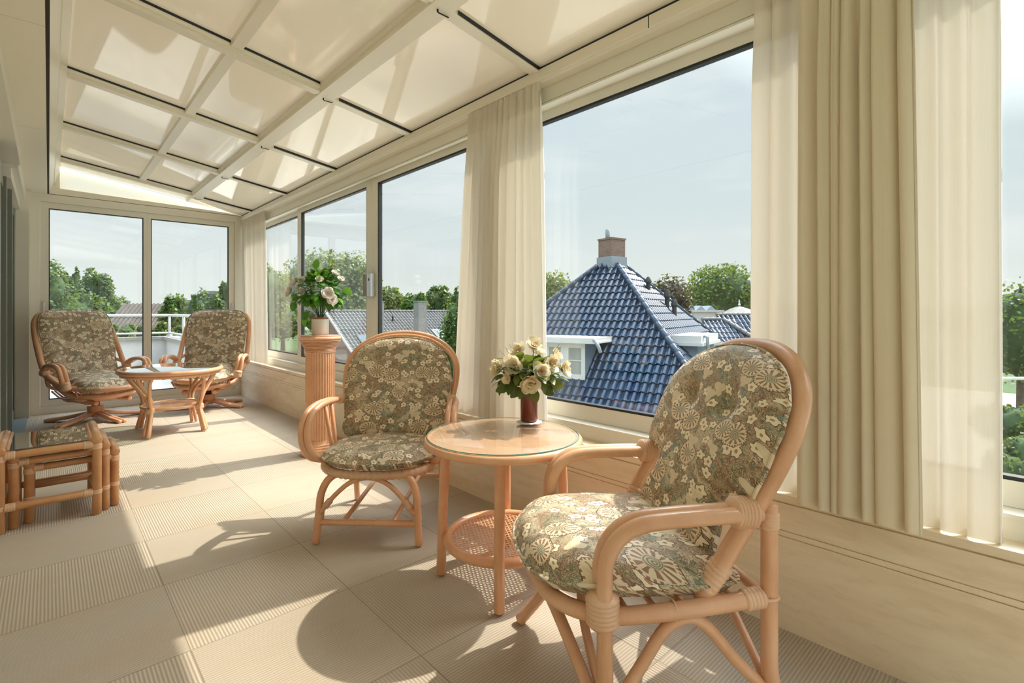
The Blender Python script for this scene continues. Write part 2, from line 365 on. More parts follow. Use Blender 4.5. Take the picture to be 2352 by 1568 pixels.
M['petal_white'] = m_leaf('white_petals', [(0.85,0.78,0.72),(0.90,0.86,0.82)], 0.35, 0.5, (0.95,0.9,0.85))
M['stem'] = simple('green_stem', (0.10,0.16,0.05), 0.5)
M['vase'] = simple('oxblood_glazed_ceramic', (0.16,0.022,0.012), 0.08, spec=0.5, coat=0.5)
M['pot'] = simple('white_glazed_pot', (0.74,0.70,0.64), 0.25, coat=0.4)
M['terracotta'] = simple('terracotta', (0.42,0.17,0.09), 0.8)
M['soil'] = simple('soil', (0.05,0.03,0.02), 0.95)
M['lace'] = simple('white_lace', (0.82,0.80,0.76), 0.8)
M['grass'] = simple('lawn', (0.035,0.07,0.015), 0.95, var=0.4, vs=0.8)
M['bounce_ground'] = simple('pale_bounce_ground', (0.50,0.47,0.41), 0.95, var=0.1, vs=0.8)  # pale reflector colour for the bounce sheet laid over the grass
def m_milk():
    t = NT('milky_glazing'); tn = t.n('BsdfTranslucent'); tn.inputs[0].default_value = (0.9,0.88,0.8,1); d = t.n('BsdfDiffuse'); d.inputs[0].default_value = (0.8,0.77,0.66,1)
    m = t.n('MixShader'); m.inputs[0].default_value = 0.8; t.l(d.outputs[0], m.inputs[1]); t.l(tn.outputs[0], m.inputs[2]); return t.done(m)
M['milk'] = m_milk()
# ------------------------------------------------------------------ room shell
XW, YF, YB = 2.037, 7.98, -1.8
def zr(x): return 2.56 + (2.0 - x) * 0.1526
b = MB(); b.box((-0.9, YB, -0.12), (2.30, YF + 0.05, 0.0)); fl = struct(b.build('floor', M['carpet'], smooth=False))
# window wall below the sill, with its two grooves
b = MB()
for (z0, z1, dx) in ((0, 0.349, 0), (0.349, 0.353, 0.006), (0.353, 0.371, 0), (0.371, 0.375, 0.006), (0.375, 0.475, 0.0), (0.475, 0.482, 0.008)):
    b.box((XW + dx, YB, z0), (2.30, YF, z1))
struct(b.build('wall_right', M['trav'], smooth=False))
b = MB(); b.box((XW - 0.002, YB, 0.482), (2.30, YF, 0.510)); struct(b.build('trim_1', M['trav'], smooth=False))
# eaves beam and valance
def sweepY(mb, poly, y0=YB, y1=YF): mb.prism([(x, y0, z) for x, z in poly], (0, y1 - y0, 0))
b = MB()
sweepY(b, [(2.037, 2.515), (2.042, 2.510), (2.30, 2.510), (2.30, 2.60), (2.037, 2.568)])
sweepY(b, [(2.048, 2.5095), (2.062, 2.500), (2.10, 2.492), (2.30, 2.492), (2.30, 2.5095)])
struct(b.build('trim_2', M['alu'], smooth=False))
b = MB(); sweepY(b, [(2.045, 2.5695), (2.08, 2.5695), (2.08, 2.584), (2.045, 2.584)]); b.box((2.0355, 1.27, 2.512), (2.045, 1.274, 2.57)); struct(b.build('trim_3', M['rubber'], smooth=False))
# fixed window frame running the length of the wall
b = MB()
sweepY(b, [(2.105, 2.402), (2.28, 2.402), (2.28, 2.4915), (2.105, 2.4915)])
sweepY(b, [(2.096, 2.405), (2.1049, 2.402), (2.1049, 2.412), (2.096, 2.410)]); sweepY(b, [(2.093, 2.388), (2.12, 2.388), (2.12, 2.4019), (2.093, 2.398)])
sweepY(b, [(2.132, 0.5101), (2.28, 0.5101), (2.28, 0.592), (2.132, 0.592)]); sweepY(b, [(2.122, 0.578), (2.1319, 0.576), (2.1319, 0.592), (2.124, 0.590)])
for y0, y1 in ((7.86, 7.98), (2.36, 2.46), (0.42, 0.50), (YB, YB + 0.1)): b.box((2.16, y0, 0.593), (2.26, y1, 2.4015))
struct(b.build('trim_4', M['pvc'], smooth=False))
def sash(idx, y0, y1, x, z0, z1, w0=0.09, w1=0.09, h=0.082, handle=None):
    b = MB(); t = 0.035
    b.box((x, y0, z0), (x+t, y0+w0, z1)); b.box((x, y1-w1, z0), (x+t, y1, z1)); b.box((x, y0+w0, z0), (x+t, y1-w1, z0+h)); b.box((x, y0+w0, z1-h+0.03), (x+t, y1-w1, z1))
    e = 0.012
    o = struct(b.build('window_%d' % idx, M['pvc'], smooth=False))
    g = MB(); a0, a1, c0, c1 = y0+w0, y1-w1, z0+h, z1-h+0.03
    g.box((x+0.004, a0, c0), (x+t+0.004, a0+e, c1)); g.box((x+0.004, a1-e, c0), (x+t+0.004, a1, c1)); g.box((x+0.004, a0, c0), (x+t+0.004, a1, c0+e)); g.box((x+0.004, a0, c1-e), (x+t+0.004, a1, c1))
    g.build('gasket', M['rubber'], o, smooth=False)
    g = MB(); g.box((x+0.016, a0+0.004, c0+0.004), (x+0.020, a1-0.004, c1-0.004)); g.build('pane', M['glass'], o, smooth=False)
    if handle:
        g = MB(); g.box((x-0.045, handle-0.10, 1.335), (x-0.001, handle-0.025, 1.54)); hh = g.build('handle', M['steel'], o, smooth=False); hh['label'] = 'brushed steel pull handle'
        g = MB(); g.box((x-0.040, handle-0.0245, 1.337), (x-0.001, handle+0.055, 1.538)); g.build('grip_recess', simple('bronze_anodised', (0.25,0.22,0.16), 0.4), hh, smooth=False)
        g = MB(); g.box((x-0.047, handle-0.070, 1.475), (x-0.0455, handle-0.058, 1.498)); g.build('keyhole', M['rubber'], hh, smooth=False)
    return o
sash(1, 6.03, 7.855, 2.195, 0.593, 2.4015, 0.06, 0.08)
sash(2, 4.20, 6.05, 2.152, 0.593, 2.4015, 0.105, 0.112, handle=4.235)
sash(3, 2.45, 4.195, 2.152, 0.593, 2.4015, 0.10, 0.105)
sash(4, 0.505, 2.355, 2.195, 0.593, 2.4015, 0.07, 0.07)
sash(5, -1.69, 0.415, 2.195, 0.593, 2.4015, 0.07, 0.07)

# ceiling: glossy panels on an aluminium grid
xp = (0.09, 0.82, 1.373, 2.06); yr = [YB + 0.02, -0.72, 0.65, 2.013, 3.381, 4.737, 6.105, 7.47, YF]
root = bpy.data.objects.new('ceiling', None); C.objects.link(root); struct(root)
def slab(mb, x0, x1, y0, y1, d0, d1):
    mb.prism([(x0, y0, zr(x0)+d0), (x1, y0, zr(x1)+d0), (x1, y0, zr(x1)+d1), (x0, y0, zr(x0)+d1)], (0, y1-y0, 0))
for j in range(len(yr)-1):
    for i in range(3):
        b = MB(); dz = 0.060 if i < 2 else 0.030
        b.add([(xp[i], yr[j], zr(xp[i])+dz), (xp[i+1], yr[j], zr(xp[i+1])+dz), (xp[i+1], yr[j+1], zr(xp[i+1])+dz), (xp[i], yr[j+1], zr(xp[i])+dz)], [(0, 3, 2, 1)]); b.build('roof_panel', M['panel'], root, smooth=False)
for y in yr[1:-1]:
    b = MB(); slab(b, 0.06, 1.375, y-0.075, y+0.03, 0.022, 0.0595); slab(b, 0.06, 1.375, y-0.055, y-0.008, 0.004, 0.022); slab(b, 0.06, 1.375, y-0.008, y+0.03, 0.012, 0.022)
    r = b.build('rafter', M['alu'], root, smooth=False)
    b = MB(); slab(b, 0.06, 1.33, y-0.079, y-0.0755, 0.045, 0.059); slab(b, 0.06, 1.33, y+0.0305, y+0.034, 0.05, 0.059); slab(b, 1.47, 2.06, y-0.04, y-0.034, 0.012, 0.030); slab(b, 1.47, 2.06, y+0.034, y+0.04, 0.012, 0.03); b.build('gasket', M['rubber'], r, smooth=False)
    b = MB(); slab(b, 1.40, 2.06, y-0.034, y+0.034, 0.006, 0.0295); b.build('rafter', M['alu'], root, smooth=False)
b = MB(); slab(b, 1.335, 1.435, YB, 7.50, 0.0, 0.0295); slab(b, 1.322, 1.372, YB, 7.50, 0.0296, 0.0595); struct(b.build('beam', M['alu'], root, smooth=False))
b = MB()
for y in yr[1:-1]:
    b.box((1.378, y-0.002, zr(1.38)-0.016), (1.44, y+0.004, zr(1.44)-0.003)); b.box((1.372, y-0.002, zr(1.372)-0.014), (1.379, y+0.004, zr(1.372)+0.03))
b.build('bracket', M['dark'], root, smooth=False)
for j in range(len(yr)-2):
    b = MB(); slab(b, 0.79, 0.85, yr[j]+0.031, yr[j+1]-0.08, 0.022, 0.0595)
    b.build('glazing_bar', M['alu'], root, smooth=False)
b = MB(); sweepY(b, [(1.36, zr(1.36)+0.031), (1.385, zr(1.385)+0.031), (1.385, zr(1.385)+0.16), (1.36, zr(1.36)+0.16)]); sweepY(b, [(2.0601, 2.601), (2.30, 2.601), (2.30, 2.72), (2.0601, 2.72)])
for y in yr[1:-1]: slab(b, 0.06, 2.06, y-0.03, y+0.03, 0.0605, 0.12)
struct(b.build('roof_cap', M['alu'], root, smooth=False))
# fascia along the house, gap, soffit
b = MB(); sweepY(b, [(0.004, 2.585), (0.045, 2.70), (0.05, 2.70), (0.092, 2.845), (0.092, 2.95), (-0.05, 2.95), (-0.05, 2.60)]); struct(b.build('trim_5', M['alu'], smooth=False))
b = MB(); sweepY(b, [(-0.012, 2.574), (0.0035, 2.580), (0.0035, 2.60), (-0.0505, 2.64), (-0.012, 2.60)]); struct(b.build('trim_6', M['dark'], smooth=False))
b = MB()
ys = [YB, -0.46, 1.42, 3.30, 5.18, 7.06, YF]
for i in range(6): b.box((-0.6, ys[i]+0.003, 2.572), (-0.0125, ys[i+1]-0.003, 2.60))
struct(b.build('trim_7', M['soffit'], smooth=False))
b = MB(); b.box((-0.9, YB, 2.6005), (-0.051, YF, 2.66)); struct(b.build('trim_8', M['dark'], smooth=False))
b = MB(); b.box((-0.6, YB, 2.45), (-0.178, 6.0, 2.5715)); b.box((-0.6, 6.002, 2.33), (-0.235, 7.8, 2.42)); b.box((-0.6, 6.002, 2.4205), (-0.19, 7.8, 2.5715)); struct(b.build('trim_9', M['pvc'], smooth=False))
# house side: sliding door and wall
b = MB(); b.box((-0.9, YB, 0), (-0.30, 5.2, 2.45)); struct(b.build('wall_left', M['soffit'], smooth=False))
b = MB()
for y0, y1, x in ((5.2, 5.28, -0.26), (5.95, 6.05, -0.26), (6.55, 6.63, -0.25), (6.70, 6.75, -0.275), (7.72, 7.80, -0.275)): b.box((-0.42, y0, 0.02), (x, y1, 2.33))
b.box((-0.42, 5.2, 0.02), (-0.28, 7.8, 0.12)); b.box((-0.42, 5.2, 2.24), (-0.28, 7.8, 2.33))
dr = struct(b.build('door_1', M['grey_alu'], smooth=False)); g = MB(); g.box((-0.36, 5.28, 0.12), (-0.34, 7.72, 2.24)); g.build('pane', M['dark_glass'], dr, smooth=False)
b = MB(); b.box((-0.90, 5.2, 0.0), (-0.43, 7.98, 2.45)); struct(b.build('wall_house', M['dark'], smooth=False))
b = MB(); b.box((-0.42, 5.2, 0.0005), (-0.175, 7.80, 0.018)); struct(b.build('trim_10', M['blue_grey'], smooth=False))
b = MB(); b.box((-0.27, 7.80, 0.0), (-0.1605, 8.07, 2.571)); b.box((-0.6, 7.9005, 0.0), (-0.271, 8.1, 2.571)); b.box((-0.42, 7.80, 0.0), (-0.271, 7.90, 2.3295)); struct(b.build('trim_11', M['pvc'], smooth=False))

# far glazed end: two door leaves in a frame, milky gable glass over them
def glazed_end(Y, s, n0, tr):
    """s=+1 faces -Y (far end), s=-1 the end behind the camera"""
    t0, t1 = (Y, Y + 0.09) if s > 0 else (Y - 0.09, Y)
    f0, f1 = (Y - 0.018, Y) if s > 0 else (Y, Y + 0.018)
    b = MB()
    b.box((-0.16, t0, 0), (-0.075, t1, 2.572)); b.box((1.96, t0, 0), (2.035, t1, 2.572)); b.box((-0.075, t0, 2.48), (1.96, t1, 2.572)); b.box((-0.075, t0, 0), (1.96, t1, 0.09))
    struct(b.build('trim_%d' % tr, M['pvc'], smooth=False))
    for k, (x0, x1, wl, wr) in enumerate(((-0.074, 0.945, 0.074, 0.045), (0.946, 1.959, 0.035, 0.072))):
        b = MB(); y0, y1 = t0 + 0.02, t0 + 0.065
        b.box((x0, y0, 0.091), (x0+wl, y1, 2.479)); b.box((x1-wr, y0, 0.091), (x1, y1, 2.479)); b.box((x0+wl, y0, 0.091), (x1-wr, y1, 0.165)); b.box((x0+wl, y0, 2.41), (x1-wr, y1, 2.479))
        d = struct(b.build('door_%d' % (n0+k), M['pvc'], smooth=False))
        g = MB(); e = 0.009; a0, a1, c0, c1 = x0+wl, x1-wr, 0.165, 2.41
        for q in (((a0, y0+0.004, c0), (a0+e, y1, c1)), ((a1-e, y0+0.004, c0), (a1, y1, c1)), ((a0, y0+0.004, c0), (a1, y1, c0+e)), ((a0, y0+0.004, c1-e), (a1, y1, c1))): g.box(*q)
        g.build('gasket', M['rubber'], d, smooth=False)
        g = MB(); g.box((a0+0.004, y0+0.02, c0+0.004), (a1-0.004, y0+0.024, c1-0.004)); g.build('pane', M['glass'], d, smooth=False)
        if s > 0:
            hx = -0.045 if k == 0 else 1.925
            g = MB(); g.tube([(hx, y0-0.001, 1.13), (hx, y0-0.035, 1.14), (hx, y0-0.035, 1.30), (hx, y0-0.001, 1.31)], 0.008, 8); g.build('door_handle', M['steel'], d)
    g = MB()
    g.prism([(0.0, f0, 2.60), (2.035, f0, 2.60), (2.035, f0, 2.573+0.0)] and [(-0.0, t0+0.002, 2.578), (2.033, t0+0.002, 2.578), (2.033, t0+0.002, 2.60), (0.0, t0+0.002, 2.655)], (0, 0.07, 0))
    g.box((0.0, t0+0.002, 2.655), (0.095, t0+0.07, 2.86)); struct(g.build('trim_%d' % (tr+1), M['alu'], smooth=False))
    g = MB(); g.box((-0.16, t0+0.001, 2.5725), (2.035, t0+0.06, 2.5775)); struct(g.build('trim_%d' % (tr+2), M['dark'], smooth=False))
    g = MB(); g.prism([(0.096, t0+0.03, 2.654), (2.033, t0+0.03, 2.601), (0.096, t0+0.03, zr(0.096)+0.06)], (0, 0.02, 0)); struct(g.build('window_%d' % (6 if s > 0 else 7), M['milk'], smooth=False))
glazed_end(YF, 1, 2, 12); glazed_end(YB, -1, 4, 15)

b = MB(); b.box((2.0355, YF+0.0005, 0.0), (2.30, YF+0.09, 2.60)); struct(b.build('trim_19', M['pvc'], smooth=False))
b = MB(); b.box((2.0355, YB-0.09, 0.0), (2.30, YB-0.0005, 2.60)); struct(b.build('trim_20', M['pvc'], smooth=False))
# ------------------------------------------------------------------ curtains
def curtain(name, label, y0t, y1t, y0b, y1b, xt, zt, zb, amp, nple, mat, seed, xb=None, hem=0.012, group=None, skew=0.0):
    rnd = random.Random(seed); nu, nv = nple*14, 44; xb = xt if xb is None else xb
    ph = [0.0]
    for i in range(nple): ph.append(ph[-1] + rnd.uniform(0.5, 1.5))
    tot = ph[-1]; am = [rnd.uniform(0.45, 1.2) for _ in range(nple+1)]; dr = [rnd.uniform(-0.35, 0.35) for _ in range(nple+1)]
    def warp(u):
        q = u*nple; i = min(int(q), nple-1); f = q-i
        return (ph[i] + (ph[i+1]-ph[i])*f)/tot, am[i]*(1-f) + am[i+1]*f, dr[i]*(1-f)+dr[i+1]*f
    def fn(u, v):
        yy, a, d = warp(u); g = 1-v   # v: 0 bottom, 1 top
        Y = (y0t*(1-yy)+y1t*yy)*v + (y0b*(1-yy)+y1b*yy)*g + d*g*0.03
        k = 0.35 + 0.65*min(1, g*4)
        X = xt*v + xb*g + amp*a*k*math.sin(2*PI*u*nple) + 0.3*amp*math.sin(2*PI*u*nple*2.3+seed)*k*(0.3+v*0.7)
        if v > 0.96: X += 0.25*amp*math.sin(2*PI*u*nple*3+1)
        Y += amp*0.55*a*k*math.cos(2*PI*u*nple*1.0+0.8)
        Z = zt*v + zb*g - hem*g*(math.sin(2*PI*u*nple)*0.5) + skew*g*u
        return (X, Y, Z)
    b = MB(); b.grid(fn, nu, nv); o = b.build(name, mat, ang=180); tag(o, label, 'curtain', group)
    h = MB(); h.grid(lambda u, v: tuple(Vector(fn(u, 0.93+0.045*v)) + Vector((-0.003, 0, 0))), nu, 3); h.build('pleat_tape', mat, o, ang=180)
    return o
curtain('curtain', 'narrow white voile curtain in the far corner behind the swivel armchairs', 6.93, 7.93, 6.86, 7.80, 2.05, 2.505, 0.525, 0.024, 13, M['curtain'], 3)
curtain('curtain', 'cream voile curtain hanging behind the round table, between two panes', 1.975, 2.63, 1.94, 2.78, 2.05, 2.505, 0.515, 0.030, 12, M['curtain'], 11)
curtain('curtain', 'wide cream curtain of voile nearest the camera, right of the big window', 0.10, 0.80, 0.10, 0.80, 2.06, 2.52, 0.513, 0.028, 10, M['curtain'], 5)
curtain('curtain', 'heavier lined beige curtain layered over the wide voile at right', 0.30, 0.62, 0.28, 0.63, 1.985, 2.52, 0.505, 0.026, 7, M['curtain_thick'], 8)
# ------------------------------------------------------------------ cushions
def outline_arch(w0, w1, h0, h1, wt, n=10):
    """closed 2D outline: lower tongue half-width w0 up to h0, shoulders half-width w1, round top at h1"""
    p = [(-w0, 0), (-w0*1.02, h0*0.5), (-w0*1.0, h0-0.015), (-w1*0.93, h0+0.005), (-w1, h0+0.03), (-w1*1.03, h0+(h1-h0)*0.35)]
    for k in range(0, n+1):
        a = PI*(1 - k/n); p.append((wt*math.cos(a), h0+(h1-h0)*0.5 + (h1-h0)*0.5*math.sin(a)))
    q = [(-x, y) for x, y in p[:6]][::-1]
    return p + q
def cushion(name, outl, thick, fr, mat, parent, buttons=(), rings=11, pw=2.6, pipe=0.006, sub=4, gath=0.35, wob=0.004, seed=1):
    """outl: 2D points; fr(u, v, w)->Vector maps plane coords + height"""
    rnd = random.Random(seed)
    o2 = catmull([(x, y, 0) for x, y in outl], sub, True); n = len(o2)
    cx = sum(p.x for p in o2)/n; cyy = sum(p.y for p in o2)/n
    b = MB()
    def H(t, x, y, i):
        h = thick*0.5*(max(0.0, 1 - t**pw))**0.5
        if t > 0.75: h *= 1 + wob*30*math.sin(i*1.7)*(t-0.75)
        for (bx, by, br, bd) in buttons:
            h -= bd*math.exp(-((x-bx)**2+(y-by)**2)/(br*br))
        return h
    for side in (1, -1):
        vs = [fr(cx, cyy, side*H(0, cx, cyy, 0))]; fs = []
        for r in range(1, rings+1):
            t = (r/rings)**0.8
            for i, p in enumerate(o2):
                x = cx+(p.x-cx)*t; y = cyy+(p.y-cyy)*t; vs.append(fr(x, y, side*H(t, x, y, i)))
        for i in range(n):
            j = (i+1) % n; fs.append((0, 1+i, 1+j) if side > 0 else (0, 1+j, 1+i))
            for r in range(rings-1):
                a, c = 1+r*n, 1+(r+1)*n
                q = (a+i, c+i, c+j, a+j); fs.append(q if side > 0 else q[::-1])
        b.add(vs, fs)
    o = b.build(name, mat, parent, ang=180)
    if pipe:
        q = MB(); q.tube([fr(cx+(p.x-cx)*1.004, cyy+(p.y-cyy)*1.004, 0.002*math.sin(i*1.3)) for i, p in enumerate(o2)], pipe, 7, closed=True); q.build('piping', mat, o)
    for (bx, by, br, bd) in buttons:
        q = MB(); c = fr(bx, by, thick*0.5-bd*0.93)
        q.add([c + (fr(bx+0.010*math.cos(a*PI/4), by+0.010*math.sin(a*PI/4), thick*0.5-bd*0.93)-c) for a in range(8)] + [fr(bx, by, thick*0.5-bd*0.93+0.006)], [(k, (k+1) % 8, 8) for k in range(8)])
        q.build('button', mat, o)
    return o
def rounded_rect(w, d, r, n=5, taper=0.0):
    p = []
    for cx_, cy_, a0 in ((w-r, d-r, 0), (-w+r, d-r, 90), (-w+r, -d+r, 180), (w-r, -d+r, 270)):
        for k in range(n+1):
            a = math.radians(a0+90*k/n); x, y = cx_+r*math.cos(a), cy_+r*math.sin(a)
            p.append((x*(1-taper*(0.5-y/(2*d))), y))
    return p
def pose(fx, fy): return math.atan2(fy, fx) - PI/2

# ------------------------------------------------------------------ the armchair in front
def armchair_front():
    RT, CN = M['rattan_tan'], M['cane']
    t = thing('rattan_armchair', 'large rattan armchair in front at right, seen from its side, with floral cushions', 'armchair', (1.425, 0.942, 0), pose(-0.83, 0.557))
    R = 0.0195
    hp = [(-0.285,-0.075,0.40), (-0.298,-0.14,0.52), (-0.305,-0.215,0.64), (-0.325,-0.275,0.76), (-0.328,-0.325,0.86), (-0.300,-0.375,0.955), (-0.225,-0.415,1.03), (-0.12,-0.44,1.072), (0,-0.445,1.082)]
    hp = hp + [(-x, y, z) for x, y, z in hp[:-1]][::-1]
    b = MB(); b.tube(catmull(hp, 6), 0.0265, 14); hoop = b.build('back_hoop', RT, t)
    b = MB(); b.tube(catmull([(-0.24,-0.255,0.70), (0,-0.235,0.70), (0.24,-0.255,0.70)], 6), 0.012, 8)
    for s in (-0.16, -0.08, 0, 0.08, 0.16): b.tube(catmull([(s,-0.10,0.42), (s,-0.245,0.70), (s*0.9,-0.385,0.98), (s*0.8,-0.43,1.07)], 5), 0.008, 8)
    b.build('back_slats', RT, hoop)
    # seat ring
    sr = [(-0.31,-0.27,0.412), (-0.315,-0.12,0.402), (-0.31,0.08,0.392), (-0.285,0.21,0.385), (-0.19,0.315,0.385), (0,0.345,0.385)]
    sr = sr + [(-x, y, z) for x, y, z in sr[:-1]][::-1]
    b = MB(); b.tube(catmull(sr, 6), 0.023, 14); b.tube([(-0.31,-0.25,0.41), (0.31,-0.25,0.41)], 0.015, 10)
    ring = b.build('seat_frame', RT, t)
    b = MB()
    for y in (-0.18, -0.10, -0.02, 0.06, 0.14, 0.22): b.tube([(-0.30,y,0.388), (0.30,y,0.388)], 0.009, 8)
    b.build('seat_slats', RT, ring)
    for s in (-1, 1):
        # arm: two tubes side by side, front post straight down to the floor
        b = MB()
        for k, dx in ((0, 0.0), (1, -0.037)):
            X = lambda x: s*(x+dx)
            b.tube(catmull([(X(0.325),-0.225,0.645), (X(0.335),-0.10,0.650), (X(0.340),0.05,0.650), (X(0.338),0.13,0.640), (X(0.332),0.185,0.605), (X(0.325),0.212,0.55), (X(0.318),0.216,0.48), (X(0.315),0.214,0.39)] + ([(X(0.315),0.214,0.20)] if k == 0 else []), 6), 0.0215, 12)
        arm = b.build('armrest', RT, t)
        q = MB(); q.wrap((s*0.308,-0.155,0.648), (s*0.31,-0.215,0.646), 0.042, 6); q.wrap((s*0.298,0.2145,0.445), (s*0.298,0.214,0.372), 0.043, 6); q.build('binding', CN, arm)
        b = MB(); b.tube(catmull([(s*0.315,0.214,0.36), (s*0.315,0.214,0.20), (s*0.318,0.235,0.12), (s*0.322,0.33,0.012)], 6), 0.021, 12); fl_ = b.build('leg', RT, t)
        b = MB(); b.tube(catmull([(s*0.315,-0.262,0.665), (s*0.315,-0.262,0.5), (s*0.315,-0.262,0.30), (s*0.317,-0.268,0.17), (s*0.325,-0.33,0.012)], 6), 0.0225, 12); rl = b.build('leg', RT, t)
        q = MB(); q.wrap((s*0.314,-0.262,0.60), (s*0.314,-0.262,0.645), 0.0255, 4); q.tube([(s*0.314+0.024*math.cos(a), -0.262+0.024*math.sin(a), 0.155+0.002*a) for a in [2*PI*i/16 for i in range(16)]], 0.004, 6, closed=True)
        q.tube([(s*0.314+0.026*math.cos(a), -0.255+0.030*math.sin(a), 0.412) for a in [2*PI*i/16 for i in range(16)]], 0.005, 6, closed=True)
        q.wrap((s*0.313,-0.185,0.405), (s*0.313,-0.24,0.410), 0.0275, 5); q.wrap((s*0.283,-0.085,0.43), (s*0.293,-0.135,0.50), 0.031, 6); q.build('binding', CN, rl)
        q = MB(); q.tube([(s*0.311+0.024*math.cos(a)*0.9, 0.02, 0.394+0.026*math.sin(a)) for a in [2*PI*i/14 for i in range(14)]], 0.0035, 6, closed=True); q.build('binding', CN, ring)
        # side arch
        b = MB(); b.tube(catmull([(s*0.314,0.205,0.135), (s*0.312,0.12,0.245), (s*0.31,0.045,0.345), (s*0.31,-0.02,0.372), (s*0.31,-0.075,0.345), (s*0.312,-0.16,0.245), (s*0.314,-0.255,0.150)], 6), 0.017, 10); b.build('brace', RT, t)
        # diagonal struts from the ring front and back down to the post feet
        b = MB(); b.tube(catmull([(s*0.03,0.325,0.365), (s*0.14,0.285,0.285), (s*0.295,0.222,0.125)], 5), 0.0175, 10); b.build('brace', RT, t)
        b = MB(); b.tube(catmull([(s*0.04,0.20,0.35), (s*0.14,0.215,0.27), (s*0.296,0.205,0.135)], 5), 0.0135, 10); b.build('brace', RT, t)
        b = MB(); b.tube(catmull([(s*0.03,-0.235,0.385), (s*0.15,-0.25,0.29), (s*0.30,-0.262,0.165)], 5), 0.0125, 10); b.build('brace', RT, t)
    b = MB(); b.tube([(-0.10,0.155,0.355), (0.10,0.155,0.355)], 0.02, 10); st = b.build('stretcher', RT, t)
    q = MB(); q.wrap((0.0,0.205,0.315), (0.0,0.15,0.36), 0.026, 6); q.wrap((0.0,-0.15,0.365), (0.0,-0.215,0.33), 0.026, 6); q.build('binding', CN, st)
    # seat cushion
    out = [(-0.275,-0.175), (-0.295,-0.03), (-0.295,0.14), (-0.265,0.265), (-0.19,0.345), (-0.08,0.375), (0.08,0.375), (0.19,0.345), (0.265,0.265), (0.295,0.14), (0.295,-0.03), (0.275,-0.175), (0.15,-0.20), (0,-0.205), (-0.15,-0.20)]
    cushion('seat_cushion', out, 0.132, lambda u, v, w: Vector((u*1.05, v*1.04, 0.457+w+0.012*math.sin(6*v)-0.03*max(0, v-0.25)*4)), M['fabric'], t, pw=5)
    # back cushion, leaning
    def bp(z): return -0.165-(z-0.44)*0.40-(0.05*max(0, z-0.75))
    def fr(u, v, w):
        z = 0.455+v; y = bp(z); nrm = Vector((0, 0.925, 0.38)); bow = 0.10*u*u*2.0
        return Vector((u, y+0.048+bow*0.6, z)) + nrm*w
    cushion('back_cushion', outline_arch(0.20, 0.330, 0.225, 0.630, 0.338), 0.105, fr, M['fabric'], t, buttons=[(-0.11,0.43,0.045,0.034), (0.11,0.43,0.045,0.034)], pw=4.5)
    return t
armchair_front()

